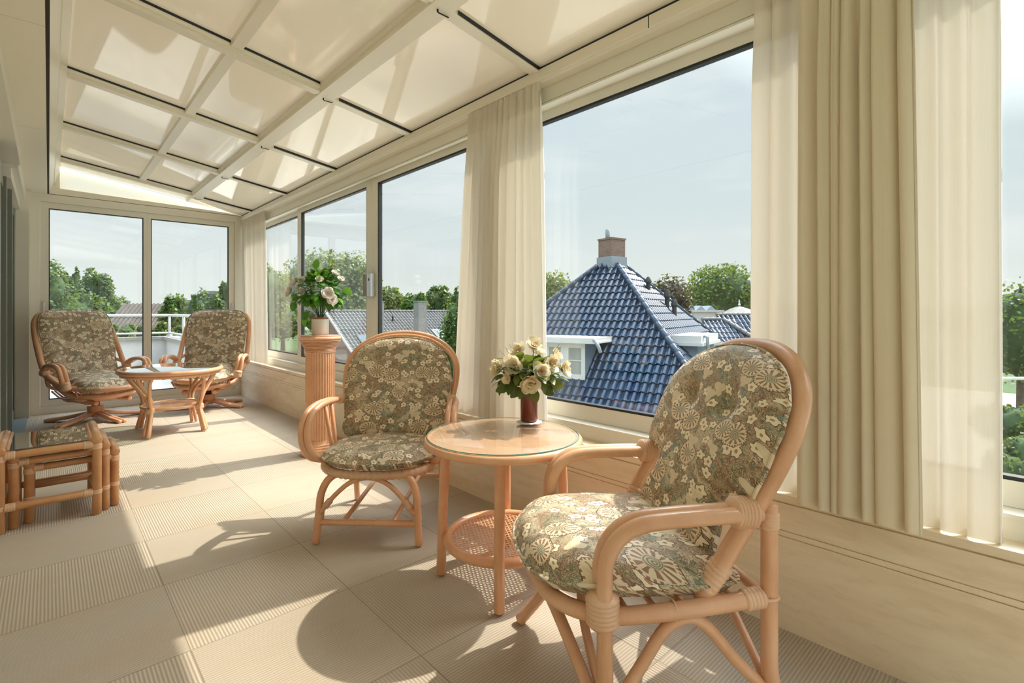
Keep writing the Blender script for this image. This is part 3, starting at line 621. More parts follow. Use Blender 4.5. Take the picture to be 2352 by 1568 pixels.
# ------------------------------------------------------------------ the armchair behind the table
def armchair_back():
    RT, CN = M['rattan'], M['cane']
    t = thing('rattan_armchair', 'hoop-backed rattan armchair facing the camera, left of the round table', 'armchair', (1.424, 2.61, 0), pose(-0.712, -0.702))
    hp = [(-0.265,-0.20,0.385), (-0.30,-0.245,0.52), (-0.335,-0.29,0.66), (-0.355,-0.33,0.78), (-0.345,-0.365,0.88), (-0.29,-0.395,0.96), (-0.19,-0.415,1.022), (-0.09,-0.422,1.048), (0,-0.425,1.054)]
    hp = hp + [(-x, y, z) for x, y, z in hp[:-1]][::-1]
    b = MB(); b.tube(catmull(hp, 6), 0.021, 14); b.tube([Vector(p)+Vector((0,0.03,-0.012)) for p in catmull(hp, 6)[12:-12]], 0.012, 10); hoop = b.build('back_hoop', RT, t)
    b = MB()
    for s in (-0.2, -0.1, 0, 0.1, 0.2): b.tube(catmull([(s*0.9,-0.20,0.39), (s,-0.30,0.68), (s,-0.385,0.94), (s*0.95,-0.415,1.03-abs(s)*0.2)], 5), 0.008, 8)
    b.build('back_slats', RT, hoop)
    sr = catmull([(0.30*math.cos(a)*(1+0.06*abs(math.sin(2*a))), 0.045+0.265*math.sin(a)*(1+0.06*abs(math.sin(2*a))), 0.358) for a in [2*PI*i/16 for i in range(16)]], 4, True)
    b = MB(); b.tube(sr, 0.017, 12, closed=True); ring = b.build('seat_frame', RT, t)
    b = MB(); n = len(sr); P = []; Rr = []
    for i in range(n):
        for k in range(4):
            P.append(sr[i].lerp(sr[(i+1) % n], k/4)); Rr.append(0.0235*(1+0.10*math.sin(k*PI/2+0.3)))
    b.tube(P, Rr, 12, closed=True); b.build('woven_edge', CN, ring)
    b = MB()
    for y in (-0.12, -0.03, 0.06, 0.15): b.tube([(-0.28,y,0.372), (0.28,y,0.372)], 0.009, 8)
    b.build('seat_slats', RT, ring)
    for s in (-1, 1):
        b = MB(); b.tube(catmull([(s*0.185,0.262,0.350), (s*0.225,0.28,0.315), (s*0.25,0.298,0.25), (s*0.257,0.308,0.15), (s*0.268,0.318,0.012)], 6), 0.0195, 12); lg = b.build('leg', RT, t)
        q = MB(); q.wrap((s*0.256,0.304,0.128), (s*0.252,0.301,0.185), 0.0225, 5); q.build('binding', CN, lg)
        b = MB(); b.tube(catmull([(s*0.275,-0.19,0.40), (s*0.275,-0.26,0.25), (s*0.272,-0.30,0.012)], 6), 0.0185, 12); b.build('leg', RT, t)
        # armrest: two tubes
        b = MB()
        for dx in (0.0, 0.033):
            X = lambda x: s*(x+dx)
            b.tube(catmull([(s*(0.335+dx*0.3),-0.285,0.652), (X(0.355),-0.12,0.665), (X(0.372),0.02,0.66), (X(0.382),0.115,0.625), (X(0.385),0.165,0.55), (X(0.372),0.175,0.47), (X(0.335),0.165,0.405), (s*(0.295+dx*0.4),0.14,0.383)], 6), 0.0175, 12)
        arm = b.build('armrest', RT, t)
        q = MB(); q.wrap((s*0.345,-0.235,0.655), (s*0.352,-0.19,0.660), 0.030, 5); q.build('binding', CN, arm)
        b = MB(); b.tube([(s*0.36,-0.10,0.65), (s*0.30,-0.03,0.39)], 0.012, 8); b.tube([(s*0.368,-0.03,0.65), (s*0.302,0.02,0.39)], 0.012, 8); b.build('arm_strut', RT, arm)
        # fore-aft stretcher
        b = MB(); b.tube([(s*0.13,0.30,0.115), (s*0.13,-0.29,0.165)], 0.0125, 10); b.build('stretcher', RT, t)
    b = MB(); b.tube([(-0.258,0.307,0.113), (0.258,0.307,0.113)], 0.0165, 12); b.build('stretcher', RT, t)
    b = MB(); b.tube([(-0.272,-0.29,0.165), (0.272,-0.29,0.165)], 0.0155, 12); b.build('stretcher', RT, t)
    b = MB(); b.tube(catmull([(-0.245,0.318,0.165), (-0.17,0.310,0.255), (-0.09,0.305,0.320), (0,0.303,0.343), (0.09,0.305,0.320), (0.17,0.310,0.255), (0.245,0.318,0.165)], 6), 0.0125, 10); br = b.build('brace', RT, t)
    q = MB(); q.wrap((-0.222,0.316,0.195), (-0.195,0.312,0.228), 0.0165, 4); q.wrap((0.222,0.316,0.195), (0.195,0.312,0.228), 0.0165, 4); q.build('binding', CN, br)
    out = [(0.295*math.cos(a)*(1+0.08*abs(math.sin(2*a))), 0.075+0.275*math.sin(a)*(1+0.10*abs(math.sin(2*a)))) for a in [2*PI*i/18 for i in range(18)]]
    cushion('seat_cushion', out, 0.105, lambda u, v, w: Vector((u, v, 0.425+w)), M['fabric'], t, pw=5, seed=4)
    def fr(u, v, w):
        z = 0.445+v*0.965; y = -0.215-(z-0.42)*0.34
        return Vector((u, y+0.055+0.12*u*u, z)) + Vector((0, 0.946, 0.322))*w
    out = [(-0.285,0), (-0.31,0.12), (-0.328,0.26), (-0.328,0.37), (-0.305,0.46), (-0.245,0.54), (-0.145,0.590), (0,0.607), (0.145,0.590), (0.245,0.54), (0.305,0.46), (0.328,0.37), (0.328,0.26), (0.31,0.12), (0.285,0), (0,-0.01)]
    cushion('back_cushion', out, 0.10, fr, M['fabric'], t, buttons=[(-0.11,0.36,0.035,0.010), (0.11,0.36,0.035,0.010)], pw=4.5, seed=9)
    return t
armchair_back()

# ------------------------------------------------------------------ swivel rockers
def swivel():
    RT, CN = M['rattan'], M['cane']
    t = thing('swivel_armchair', '', 'armchair', (0,0,0), 0, 'rattan swivel rockers by the far doors')
    b = MB(); b.lathe([(0.060,0.045), (0.072,0.055), (0.075,0.15), (0.068,0.165), (0.03,0.168)], seg=20); hub = b.build('hub', RT, t)
    q = MB(); q.lathe([(0.03,0.168), (0.038,0.172), (0.034,0.205), (0.05,0.22), (0.05,0.232)], seg=16); q.build('swivel_plate', M['rubber'], hub)
    for k in range(5):
        a = math.radians(18 + 72*k); b = MB()
        for o in (-0.019, 0.019):
            c, s_ = math.cos(a), math.sin(a)
            b.tube(catmull([(c*0.055-s_*o, s_*0.055+c*o, 0.085), (c*0.25-s_*o, s_*0.25+c*o, 0.045), (c*0.45-s_*o*1.3, s_*0.45+c*o*1.3, 0.018)], 4), 0.0205, 10)
        b.build('leg', RT, t)
    # runners and bowl
    for s in (-1, 1):
        b = MB(); b.tube([(s*0.165,-0.22,0.245), (s*0.165,0.30,0.232)], 0.027, 12); r = b.build('runner', RT, t)
        q = MB(); q.wrap((s*0.165,0.13,0.236), (s*0.165,0.19,0.235), 0.031, 5); q.wrap((s*0.165,-0.12,0.243), (s*0.165,-0.18,0.244), 0.031, 5); q.build('binding', CN, r)
    def bow(z0, zf, w, yf, r):
        p = [(-0.385,-0.12,0.53), (-w*0.99,-0.02,z0+(0.53-z0)*0.6), (-w*0.86,0.13,z0), (-w*0.55,yf*0.86,zf+0.01), (0,yf,zf)]
        p = p + [(-x, y, z) for x, y, z in p[:-1]][::-1]; b = MB(); b.tube(catmull(p, 6), r, 12); return b
    ring = bow(0.41, 0.375, 0.39, 0.42, 0.028).build('seat_frame', RT, t)
    bow(0.33, 0.295, 0.37, 0.36, 0.026).build('bowl_rail', RT, t); bow(0.285, 0.255, 0.30, 0.20, 0.024).build('bowl_rail', RT, t)
    b = MB(); b.tube(catmull([(-0.385,-0.12,0.53), (-0.30,-0.24,0.40), (-0.15,-0.31,0.34), (0,-0.33,0.33), (0.15,-0.31,0.34), (0.30,-0.24,0.40), (0.385,-0.12,0.53)], 6), 0.02, 10); b.build('bowl_rail', RT, t)
    b = MB()
    for i in range(-9, 10):
        x = i*0.032; b.tube(catmull([(x*1.1,0.40-abs(x)*0.55,0.36), (x,0.20,0.29), (x,-0.05,0.28), (x,-0.29+abs(x)*0.25,0.345)], 4), 0.0095, 7)
    b.build('seat_slats', RT, ring)
    hp = [(-0.390,-0.11,0.52), (-0.390,-0.19,0.64), (-0.385,-0.27,0.80), (-0.372,-0.35,0.98), (-0.345,-0.40,1.10), (-0.28,-0.425,1.168), (-0.14,-0.435,1.19), (0,-0.437,1.193)]
    hp = hp + [(-x, y, z) for x, y, z in hp[:-1]][::-1]
    b = MB(); b.tube(catmull(hp, 6), 0.028, 14); hoop = b.build('back_hoop', RT, t)
    b = MB()
    for s in (-0.22, -0.11, 0, 0.11, 0.22): b.tube(catmull([(s,-0.30,0.36), (s,-0.36,0.70), (s,-0.42,1.0), (s,-0.432,1.19)], 4), 0.008, 7)
    b.build('back_slats', RT, hoop)
    for s in (-1, 1):
        b = MB()
        for dx in (-0.021, 0.021):
            X = lambda x: s*(x+dx)
            b.tube(catmull([(s*(0.395+dx*0.4),-0.14,0.575), (X(0.415),-0.03,0.635), (X(0.425),0.09,0.650), (X(0.425),0.18,0.625), (X(0.418),0.215,0.55), (X(0.39),0.215,0.42)], 6), 0.0225, 12)
        arm = b.build('armrest', RT, t); q = MB(); q.wrap((s*0.405,0.216,0.47), (s*0.392,0.215,0.40), 0.045, 5); q.wrap((s*0.397,-0.10,0.56), (s*0.40,-0.15,0.56), 0.040, 4); q.build('binding', CN, arm)
        b = MB(); b.tube(catmull([(s*0.392,-0.16,0.60), (s*0.30,-0.30,0.68), (s*0.22,-0.36,0.74)], 4), 0.019, 8); b.tube(catmull([(s*0.385,-0.12,0.55), (s*0.28,-0.26,0.50), (s*0.20,-0.31,0.50)], 4), 0.019, 8); b.build('back_brace', RT, t)
    cushion('seat_cushion', [(x, y+0.125) for x, y in rounded_rect(0.315, 0.285, 0.17, 5, 0.1)], 0.16, lambda u, v, w: Vector((u, v, 0.436-0.10*(v-0.0)+0.9*max(0,-v)*0.3+w)), M['fabric'], t, pw=5, seed=3)
    def fr(u, v, w):
        z = 0.44+v; y = -0.195-v*0.285
        return Vector((u, y+0.02+0.20*u*u, z)) + Vector((0, 0.96, 0.27))*w
    out = [(-0.30,0), (-0.33,0.2), (-0.348,0.42), (-0.352,0.61), (-0.32,0.72), (-0.225,0.768), (0,0.778), (0.225,0.768), (0.32,0.72), (0.352,0.61), (0.348,0.42), (0.33,0.2), (0.30,0), (0,-0.01)]
    cushion('back_cushion', out, 0.10, fr, M['fabric'], t, buttons=[(-0.13,0.46,0.05,0.030), (0.13,0.46,0.05,0.030), (-0.12,0.22,0.05,0.026), (0.12,0.22,0.05,0.026)], pw=4.5, seed=6)
    return t
sw = swivel(); sw.location = (0.38, 7.20, 0); sw.rotation_euler = (0, 0, pose(0.45, -0.89)); sw['label'] = 'rattan swivel rocker on the left, with floral cushions, beside the sliding door'
s2 = copy_tree(sw); s2.location = (1.47, 7.20, 0); s2.rotation_euler = (0, 0, pose(-0.5, -0.866)); s2['label'] = 'rattan swivel rocker in the far corner beside the white curtain'

# ------------------------------------------------------------------ round side table
def round_table():
    RT = M['rattan']; t = thing('round_side_table', 'round peach rattan side table with glass top and cane shelf, holding the flowers', 'table', (1.51, 1.69, 0), 0.0)
    r = 0.345
    b = MB(); b.lathe([(r-0.03,0.612), (r-0.012,0.610), (r-0.012,0.640), (0.001,0.6405)][0:3] + [(r-0.02,0.6405)], seg=64); top = b.build('table_top', M['peach_top'], t)
    b = MB(); b.tube([((r-0.008)*math.cos(a), (r-0.008)*math.sin(a), 0.625) for a in [2*PI*i/64 for i in range(64)]], 0.0195, 12, closed=True); b.build('rim', RT, t)
    b = MB(); b.lathe([(r-0.008,0.644), (r-0.006,0.6445), (r-0.006,0.6485), (r-0.008,0.650)], seg=64); g = b.build('glass_top', M['table_glass'], t)
    b = MB(); b.tube([((r-0.005)*math.cos(a), (r-0.005)*math.sin(a), 0.647) for a in [2*PI*i/64 for i in range(64)]], 0.0022, 6, closed=True); b.build('glass_edge', M['green_edge'], g)
    for k in range(4):
        a = PI/4 + k*PI/2; c, s = math.cos(a), math.sin(a); b = MB()
        b.tube([(c*0.262,s*0.262,0.615), (c*0.262,s*0.262,0.58), (c*0.275,s*0.275,0.30), (c*0.284,s*0.284,0.012)], 0.0215, 14); lg = b.build('leg', RT, t)
        q = MB(); q.box((0,0,0), (0.006,0.006,0.03), Matrix.Translation((c*0.262+0.020,s*0.262,0.58))); q.build('peg', M['terracotta'], lg)
    b = MB(); b.tube([(0.25*math.cos(a), 0.25*math.sin(a), 0.185) for a in [2*PI*i/64 for i in range(64)]], 0.0205, 12, closed=True); sh = b.build('shelf_ring', RT, t)
    # hexagonal cane webbing as real strands
    b = MB(); R = 0.238
    for fam, (dx, dy) in enumerate(((1, 0), (0.5, 0.866), (-0.5, 0.866))):
        nx, ny = -dy, dx; k = -R
        while k < R:
            h = math.sqrt(max(0, R*R-k*k))
            if h > 0.01:
                cxx, cyy = nx*k, ny*k; w = 0.0021; z = 0.186 + 0.0012*fam
                p = [(cxx-dx*h-nx*w, cyy-dy*h-ny*w, z), (cxx+dx*h-nx*w, cyy+dy*h-ny*w, z), (cxx+dx*h+nx*w, cyy+dy*h+ny*w, z), (cxx-dx*h+nx*w, cyy-dy*h+ny*w, z)]
                b.prism(p, (0, 0, 0.0009))
            k += 0.0165
    b.build('cane_webbing', M['rattan'], sh, smooth=False)
    return t
round_table()

# ------------------------------------------------------------------ oval coffee table
def oval_table():
    RT = M['rattan']; t = thing('coffee_table', 'oval rattan coffee table with glass top between the two swivel rockers', 'table', (0.917, 6.08, 0), 0.0)
    ax, ay, H = 0.43, 0.48, 0.625
    E_ = lambda r, z, n=56: [((ax+r)*math.cos(a), (ay+r)*math.sin(a), z) for a in [2*PI*i/n for i in range(n)]]
    b = MB(); b.tube(E_(0, H-0.012), 0.022, 12, closed=True); b.tube(E_(-0.02, H-0.045), 0.016, 10, closed=True); b.build('rim', RT, t)
    b = MB(); b.lathe([(0.985,H+0.003), (0.99,H+0.004), (0.99,H+0.009), (0.985,H+0.010)], seg=56, sx=ax-0.01, sy=ay-0.01); g = b.build('glass_top', m_glass('coffee_table_glass', (0.72,0.76,0.70), 3.0), t)
    b = MB(); b.tube(E_(-0.006, H+0.007), 0.003, 6, closed=True); b.build('glass_edge', M['green_edge'], g)
    for sx in (-1, 1):
        for sy in (-1, 1):
            b = MB()
            tp = (((0.31, 0.26)), ((0.20, 0.38)), ((0.375, 0.09)))
            for k, (o, (tx, ty)) in enumerate(zip(((0,0), (0.010,0.036), (0.030,-0.014)), tp)):
                b.tube(catmull([(sx*tx, sy*ty, H-0.035), (sx*(tx*0.65+0.09), sy*(ty*0.65+0.08), H-0.11), (sx*(0.205+o[0]), sy*(0.225+o[1]), 0.36), (sx*(0.192+o[0]*0.8), sy*(0.21+o[1]*0.8), 0.24), (sx*(0.205+o[0]), sy*(0.235+o[1]), 0.13), (sx*(0.222+o[0]*1.3), sy*(0.27+o[1]*1.3), 0.012)], 6), 0.0155, 10)
            lg = b.build('leg', RT, t); q = MB(); q.wrap((sx*0.203,sy*0.213,0.225), (sx*0.203,sy*0.213,0.265), 0.036, 3); q.build('binding', M['cane'], lg)
    b = MB(); E2 = lambda r, z: [((0.25+r)*math.cos(a), (0.27+r)*math.sin(a), z) for a in [2*PI*i/40 for i in range(40)]]
    b.tube(E2(0, 0.255), 0.015, 10, closed=True); sh = b.build('shelf_ring', RT, t)
    b = MB()
    for i in range(-11, 12):
        x = i*0.0215; h = 0.265*math.sqrt(max(0, 1-(x/0.245)**2)); b.box((x-0.007,-h,0.252), (x+0.007,h,0.256))
        h = 0.245*math.sqrt(max(0, 1-(x/0.265)**2)); b.box((-h,x-0.007,0.2565), (h,x+0.007,0.2595))
    b.build('cane_webbing', M['rattan'], sh, smooth=False)
    return t
oval_table()

# ------------------------------------------------------------------ nest of bamboo tables
def nest_table(name, label, x0, x1, y0, y1, H, zl):
    RB, CN = M['rattan_brown'], M['cane']
    t = thing(name, label, 'side table', (x0, y0, 0), 0.0, 'nest of bamboo tables'); w, d = x1-x0, y1-y0; r = 0.0228
    for (x, y) in ((0,0), (w,0), (w,d), (0,d)):
        b = MB(); b.tube([(x,y,0.006), (x,y,H-0.045), (x,y,H-0.028)], r, 14); lg = b.build('leg', RB, t)
        q = MB(); q.wrap((x,y,H-0.075), (x,y,H-0.045), r+0.001, 3); q.wrap((x,y,zl-0.012), (x,y,zl+0.012), r+0.001, 2); q.build('binding', CN, lg)
    for (p, q_) in (((0,0), (w,0)), ((0,d), (w,d))):
        b = MB(); b.tube([(p[0]+0.014,p[1],H-0.045), (q_[0]-0.014,q_[1],H-0.045)], r*0.92, 12); rl = b.build('rail', RB, t)
        q = MB(); q.wrap((p[0]+0.02,p[1],H-0.045), (p[0]+0.06,p[1],H-0.045), r*0.98, 4); q.wrap((q_[0]-0.06,q_[1],H-0.045), (q_[0]-0.02,q_[1],H-0.045), r*0.98, 4); q.build('binding', CN, rl)
    for x in (0, w):
        b = MB(); b.tube([(x,-0.018,H-0.018), (x,d+0.018,H-0.018)], r*1.15, 14); b.tube([(x+(0.026 if x == 0 else -0.026),0.0,H-0.014), (x+(0.026 if x == 0 else -0.026),d,H-0.014)], r*0.5, 10); b.build('rail', RB, t)
        b = MB(); b.tube([(x,0.014,zl), (x,d-0.014,zl)], r*0.8, 12); b.build('stretcher', RB, t)
    if name == 'outer': pass
    b = MB(); b.tube([(0.014,d if H < 0.45 else 0.0,zl), (w-0.014,d if H < 0.45 else 0.0,zl)], r*0.9, 12); rl = b.build('stretcher', RB, t)
    if H > 0.45:
        q = MB(); q.wrap((0.02,0,zl), (0.06,0,zl), r*0.98, 4); q.wrap((w-0.06,0,zl), (w-0.02,0,zl), r*0.98, 4); q.build('binding', CN, rl)
    b = MB(); b.box((0.03,0.004,H-0.022), (w-0.03,d-0.004,H-0.016)); b.build('glass_top', m_glass('nest_glass', (0.40,0.42,0.38), 4.5), t, smooth=False)
    return t
nest_table('nesting_table', 'largest of the bamboo nesting tables, outermost, with a glass top, front left', -0.195, 0.21, 3.85, 4.36, 0.462, 0.135)
nest_table('nesting_table', 'middle bamboo nesting table, sticking out slightly under the largest one', -0.142, 0.250, 3.905, 4.30, 0.408, 0.135)
nest_table('nesting_table', 'smallest bamboo nesting table, tucked lowest and sticking out furthest right', -0.082, 0.300, 3.955, 4.24, 0.352, 0.135)

# ------------------------------------------------------------------ reeded column, pot plant
def pedestal():
    RT = M['rattan']; t = thing('plant_pedestal', 'reeded peach column pedestal under the white flower pot', 'pedestal', (1.69, 4.22, 0), 0.0)
    b = MB(); b.lathe([(0.155,0.0), (0.160,0.02), (0.155,0.035), (0.150,0.04), (0.150,0.055), (0.142,0.06), (0.142,0.075), (0.133,0.08), (0.133,0.095), (0.126,0.10), (0.124,0.125)], seg=48); b.build('base', RT, t)
    b = MB(); nf = 34; b.grid(lambda u, v: (0.118*(1-0.075*(1-abs(math.sin(nf*PI*u))**0.6))*math.cos(2*PI*u), 0.118*(1-0.075*(1-abs(math.sin(nf*PI*u))**0.6))*math.sin(2*PI*u), 0.125+0.735*v), nf*8, 2, closed_u=True); b.build('column', RT, t, ang=180)
    b = MB(); pr_ = []
    for k, (r, z) in enumerate(((0.121,0.86), (0.122,0.872), (0.124,0.884), (0.128,0.896), (0.134,0.908), (0.141,0.920), (0.149,0.932), (0.157,0.944), (0.165,0.956))):
        pr_ += [(r-0.0055, z-0.0065), (r+0.001, z-0.005), (r+0.003, z-0.001), (r+0.001, z+0.003), (r-0.0055, z+0.0045)]
    pr_ += [(0.172,0.966), (0.176,0.975), (0.172,0.984), (0.160,0.990)]
    b.lathe(pr_, seg=48); b.build('capital', RT, t)
    b = MB(); b.lathe([(0.150,0.9905), (0.158,0.991), (0.158,0.998), (0.150,1.0)], seg=48); b.build('top_plate', M['peach_top'], t)
pedestal()
def leaf(mb, p, d, up, L, W, fold=0.25, curl=0.3, n=5):
    d = Vector(d).normalized(); side = d.cross(Vector(up))
    if side.length < 1e-3: side = d.cross(Vector((1,0,0)))
    side.normalize(); nrm = side.cross(d).normalized(); vs = []; fs = []
    for i in range(n+1):
        u = i/n; w = W*math.sin(PI*min(1, u*0.93+0.04))**0.75*(1-0.25*u)
        c = Vector(p)+d*L*u - nrm*curl*L*u*u
        vs += [c-side*w*0.5+nrm*fold*w*0.4, c, c+side*w*0.5+nrm*fold*w*0.4]
    for i in range(n):
        a = i*3; fs += [(a,a+1,a+4,a+3), (a+1,a+2,a+5,a+4)]
    mb.add(vs, fs)
def rose(c, d, R, mat, heart, parent, seed, name='flower'):
    rnd = random.Random(seed); d = Vector(d).normalized(); s = d.cross(Vector((0.3,0.2,1))).normalized(); u = d.cross(s)
    b = MB()
    for ring, (n, tilt, ln) in enumerate(((6, 1.35, 1.0), (5, 0.95, 0.85), (5, 0.55, 0.65), (3, 0.2, 0.45))):
        for k in range(n):
            a = 2*PI*(k+0.5*ring)/n + rnd.uniform(-0.25, 0.25); o = s*math.cos(a)+u*math.sin(a); tl = tilt+rnd.uniform(-0.2, 0.25)
            dr_ = d*math.cos(tl)+o*math.sin(tl); sd = d.cross(o).normalized(); L = R*ln*rnd.uniform(0.85, 1.15); W = L*1.05; vs = []; fs = []; m, q = 5, 5
            for i in range(m):
                f = i/(m-1)
                for j in range(q):
                    g = j/(q-1)*2-1; w = W*0.5*math.sin(PI*(0.18+0.62*f))
                    cup = (1-0.6*f)*0.35*R*g*g*(-1)
                    P = Vector(c)+dr_*L*f + sd*g*w + (d*0.28*L*f*f*(1 if ring < 2 else -0.2)) - o*(g*g*0.22*w) + d*(0.10*L*math.sin(g*5+k+seed)*f*f)
                    vs.append(P)
            for i in range(m-1):
                for j in range(q-1): fs.append((i*q+j, i*q+j+1, (i+1)*q+j+1, (i+1)*q+j))
            b.add(vs, fs)
    o_ = b.build(name, mat, parent, ang=180)
    if heart:
        h = MB(); cc = Vector(c)+d*R*0.22
        for k in range(9):
            a = k*0.9; o = s*math.cos(a)+u*math.sin(a); leaf(h, cc+o*R*0.04, (d*0.9+o*0.5), o, R*(0.28+0.012*k), R*0.26, 0.5, -0.2, 3)
        h.build('flower_heart', heart, o_)
    return o_
def pot_plant():
    t = thing('potted_plant', 'bushy green pot plant with white blossoms in a white pot on the column', 'plant', (1.69, 4.22, 1.0), 0.0)
    b = MB(); b.lathe([(0.066,0.0), (0.069,0.003), (0.071,0.13), (0.072,0.135), (0.066,0.136), (0.064,0.12)], seg=40); pot = b.build('flower_pot', M['pot'], t)
    q = MB(); q.lathe([(0.063,0.121), (0.063,0.150), (0.058,0.150), (0.058,0.141)], seg=32); q.build('inner_pot', M['terracotta'], pot)
    q = MB(); q.lathe([(0.0575,0.130), (0.0575,0.140)], seg=24); q.build('soil', M['soil'], pot)
    rnd = random.Random(4); ctr = Vector((0,0,0.36)); ends = []
    b = MB()
    for k in range(22):
        a = rnd.uniform(0, 2*PI); e = Vector((0.20*math.cos(a)*rnd.uniform(0.4,1), 0.20*math.sin(a)*rnd.uniform(0.4,1), rnd.uniform(0.26,0.50)))
        b.tube(catmull([(0.015*math.cos(a),0.015*math.sin(a),0.135), (e.x*0.3,e.y*0.3,e.z*0.62), e], 4), 0.0032, 5); ends.append(e)
    b.build('stems', M['stem'], t)
    b = MB()
    for k in range(420):
        th = rnd.uniform(0, 2*PI); ph = rnd.uniform(-0.75, 1.45); rr = rnd.uniform(0.55, 1.0)
        o = Vector((math.cos(th)*math.cos(ph), math.sin(th)*math.cos(ph), math.sin(ph)))
        p = ctr + Vector((o.x*0.215, o.y*0.215, o.z*0.18))*rr
        L = rnd.uniform(0.05, 0.078); leaf(b, p - o*L*0.3, (o + Vector((rnd.uniform(-.6,.6), rnd.uniform(-.6,.6), rnd.uniform(-.5,.3)))), (0,0,1), L, L*0.80, 0.25, 0.35)
    cam_r = Vector(( R2[0], R2[1], 0)); cam_f = Vector((F2[0], F2[1], 0))
    for (l, f, z, dd) in ((-0.10,-0.02,0.20,(-0.5,0,-0.9)), (-0.12,0.0,0.15,(-0.2,0,-1)), (-0.10,0.0,0.12,(0.3,0,-1)), (-0.20,-0.03,0.28,(-0.4,0,-1)), (-0.04,0,0.56,(0.1,0,1)), (0.20,0,0.40,(0.6,0,-0.5))):
        leaf(b, cam_r*l+cam_f*f+Vector((0,0,z)), cam_r*dd[0]+Vector((0,0,dd[2])), -cam_f, 0.085, 0.07, 0.2, 0.2)
    b.build('foliage', M['leaf_house'], t)
    for k, (l, f, z, R) in enumerate(((-0.235,-0.02,0.37,0.058), (-0.19,-0.04,0.44,0.055), (0.125,-0.17,0.35,0.055), (0.15,-0.15,0.30,0.045), (0.04,-0.12,0.46,0.035), (-0.09,-0.14,0.45,0.035), (0.13,-0.02,0.52,0.035), (-0.08,-0.16,0.36,0.03), (0.0,-0.14,0.40,0.03), (0.19,-0.05,0.47,0.03), (-0.13,-0.13,0.40,0.03))):
        p = cam_r*l + cam_f*f + Vector((0,0,z)); dr_ = (p-ctr); dr_.z += 0.05
        rose(p, dr_ - cam_f*0.1, R, M['petal_white'], None, t, 50+k, 'blossom')
pot_plant()

# ------------------------------------------------------------------ vase, lace mat, bouquet
VX, VY, VZ = 1.755, 1.772, 0.651
b = MB(); b.lathe([(0.058,0.0), (0.064,0.0006), (0.060,0.002), (0.05,0.003)], (VX,VY,VZ), 36, fl=12, fa=0.07); tag(b.build('lace_mat', M['lace']), 'small white lace mat under the red vase on the round table', 'mat')
b = MB(); b.lathe([(0.030,0.0), (0.040,0.002), (0.043,0.008), (0.0425,0.15), (0.0435,0.160), (0.040,0.160), (0.038,0.14), (0.037,0.02)], seg=36)
v = b.build('vase', M['vase']); v.location = (VX, VY, VZ+0.0035); tag(v, 'glossy oxblood red cylinder vase on the round table', 'vase')
def bouquet():
    t = thing('flower_bouquet', 'bouquet of cream artificial roses and green leaves standing in the red vase', 'flowers', (VX, VY, VZ+0.0035), 0.0)
    cr = Vector((R2[0], R2[1], 0)); cf = Vector((F2[0], F2[1], 0)); up = Vector((0,0,1)); ctr = Vector((0,0,0.235)); rnd = random.Random(12)
    P = lambda l, f, z: cr*l+cf*f+up*z
    fl_ = [(-0.155,-0.02,0.262,0.050), (-0.075,-0.10,0.285,0.058), (-0.055,-0.03,0.352,0.050), (0.025,-0.02,0.372,0.052), (0.050,-0.125,0.262,0.055), (0.105,-0.07,0.295,0.055), (0.000,-0.130,0.205,0.055), (-0.105,-0.10,0.222,0.030), (0.165,-0.01,0.262,0.052), (0.130,0.03,0.325,0.042), (0.04,0.08,0.33,0.05), (-0.09,0.07,0.30,0.05), (0.10,0.10,0.25,0.05), (-0.02,0.13,0.23,0.05)]
    b = MB()
    for l, f, z, R in fl_: b.tube(catmull([P(0.01*l,0.01*f,0.02), P(l*0.15,f*0.15,0.15), P(l*0.9,f*0.9,z-0.01)], 4), 0.0022, 5)
    for l, f, z in ((-0.15,0.02,0.355), (-0.12,-0.02,0.37), (-0.10,0.0,0.385), (0.15,-0.02,0.385), (0.16,0.0,0.37)): b.tube([P(l*0.3,f*0.3,0.24), P(l,f,z)], [0.002,0.001], 5)
    b.build('stems', M['stem'], t)
    b = MB()
    for k in range(230):
        th = rnd.uniform(0, 2*PI); ph = rnd.uniform(-0.5, 1.0); o = Vector((math.cos(th)*math.cos(ph), math.sin(th)*math.cos(ph), math.sin(ph))); rr = rnd.uniform(0.35, 1.0)
        p = ctr+Vector((o.x*0.165, o.y*0.165, o.z*0.105))*rr; L = rnd.uniform(0.05, 0.072)
        leaf(b, p-o*L*0.2, o+Vector((rnd.uniform(-.5,.5), rnd.uniform(-.5,.5), rnd.uniform(-.7,.2))), (0,0,1), L, L*0.85, 0.2, 0.35)
    for l, z in ((-0.13,0.17), (-0.03,0.165), (0.02,0.15), (0.08,0.165), (0.13,0.19), (-0.06,0.16)): leaf(b, P(l*0.8,-0.08,z+0.02), P(l*1.5,-0.05,-0.10), -cf, 0.065, 0.055, 0.2, 0.2)
    b.build('foliage', M['leaf_vase'], t)
    for k, (l, f, z, R) in enumerate(fl_):
        p = P(l, f, z); d = (p-ctr); rose(p, d - cf*0.10, R*0.9, M['petal'], M['petal_heart'] if k in (4, 5, 3) else None, t, k, 'rose')
bouquet()
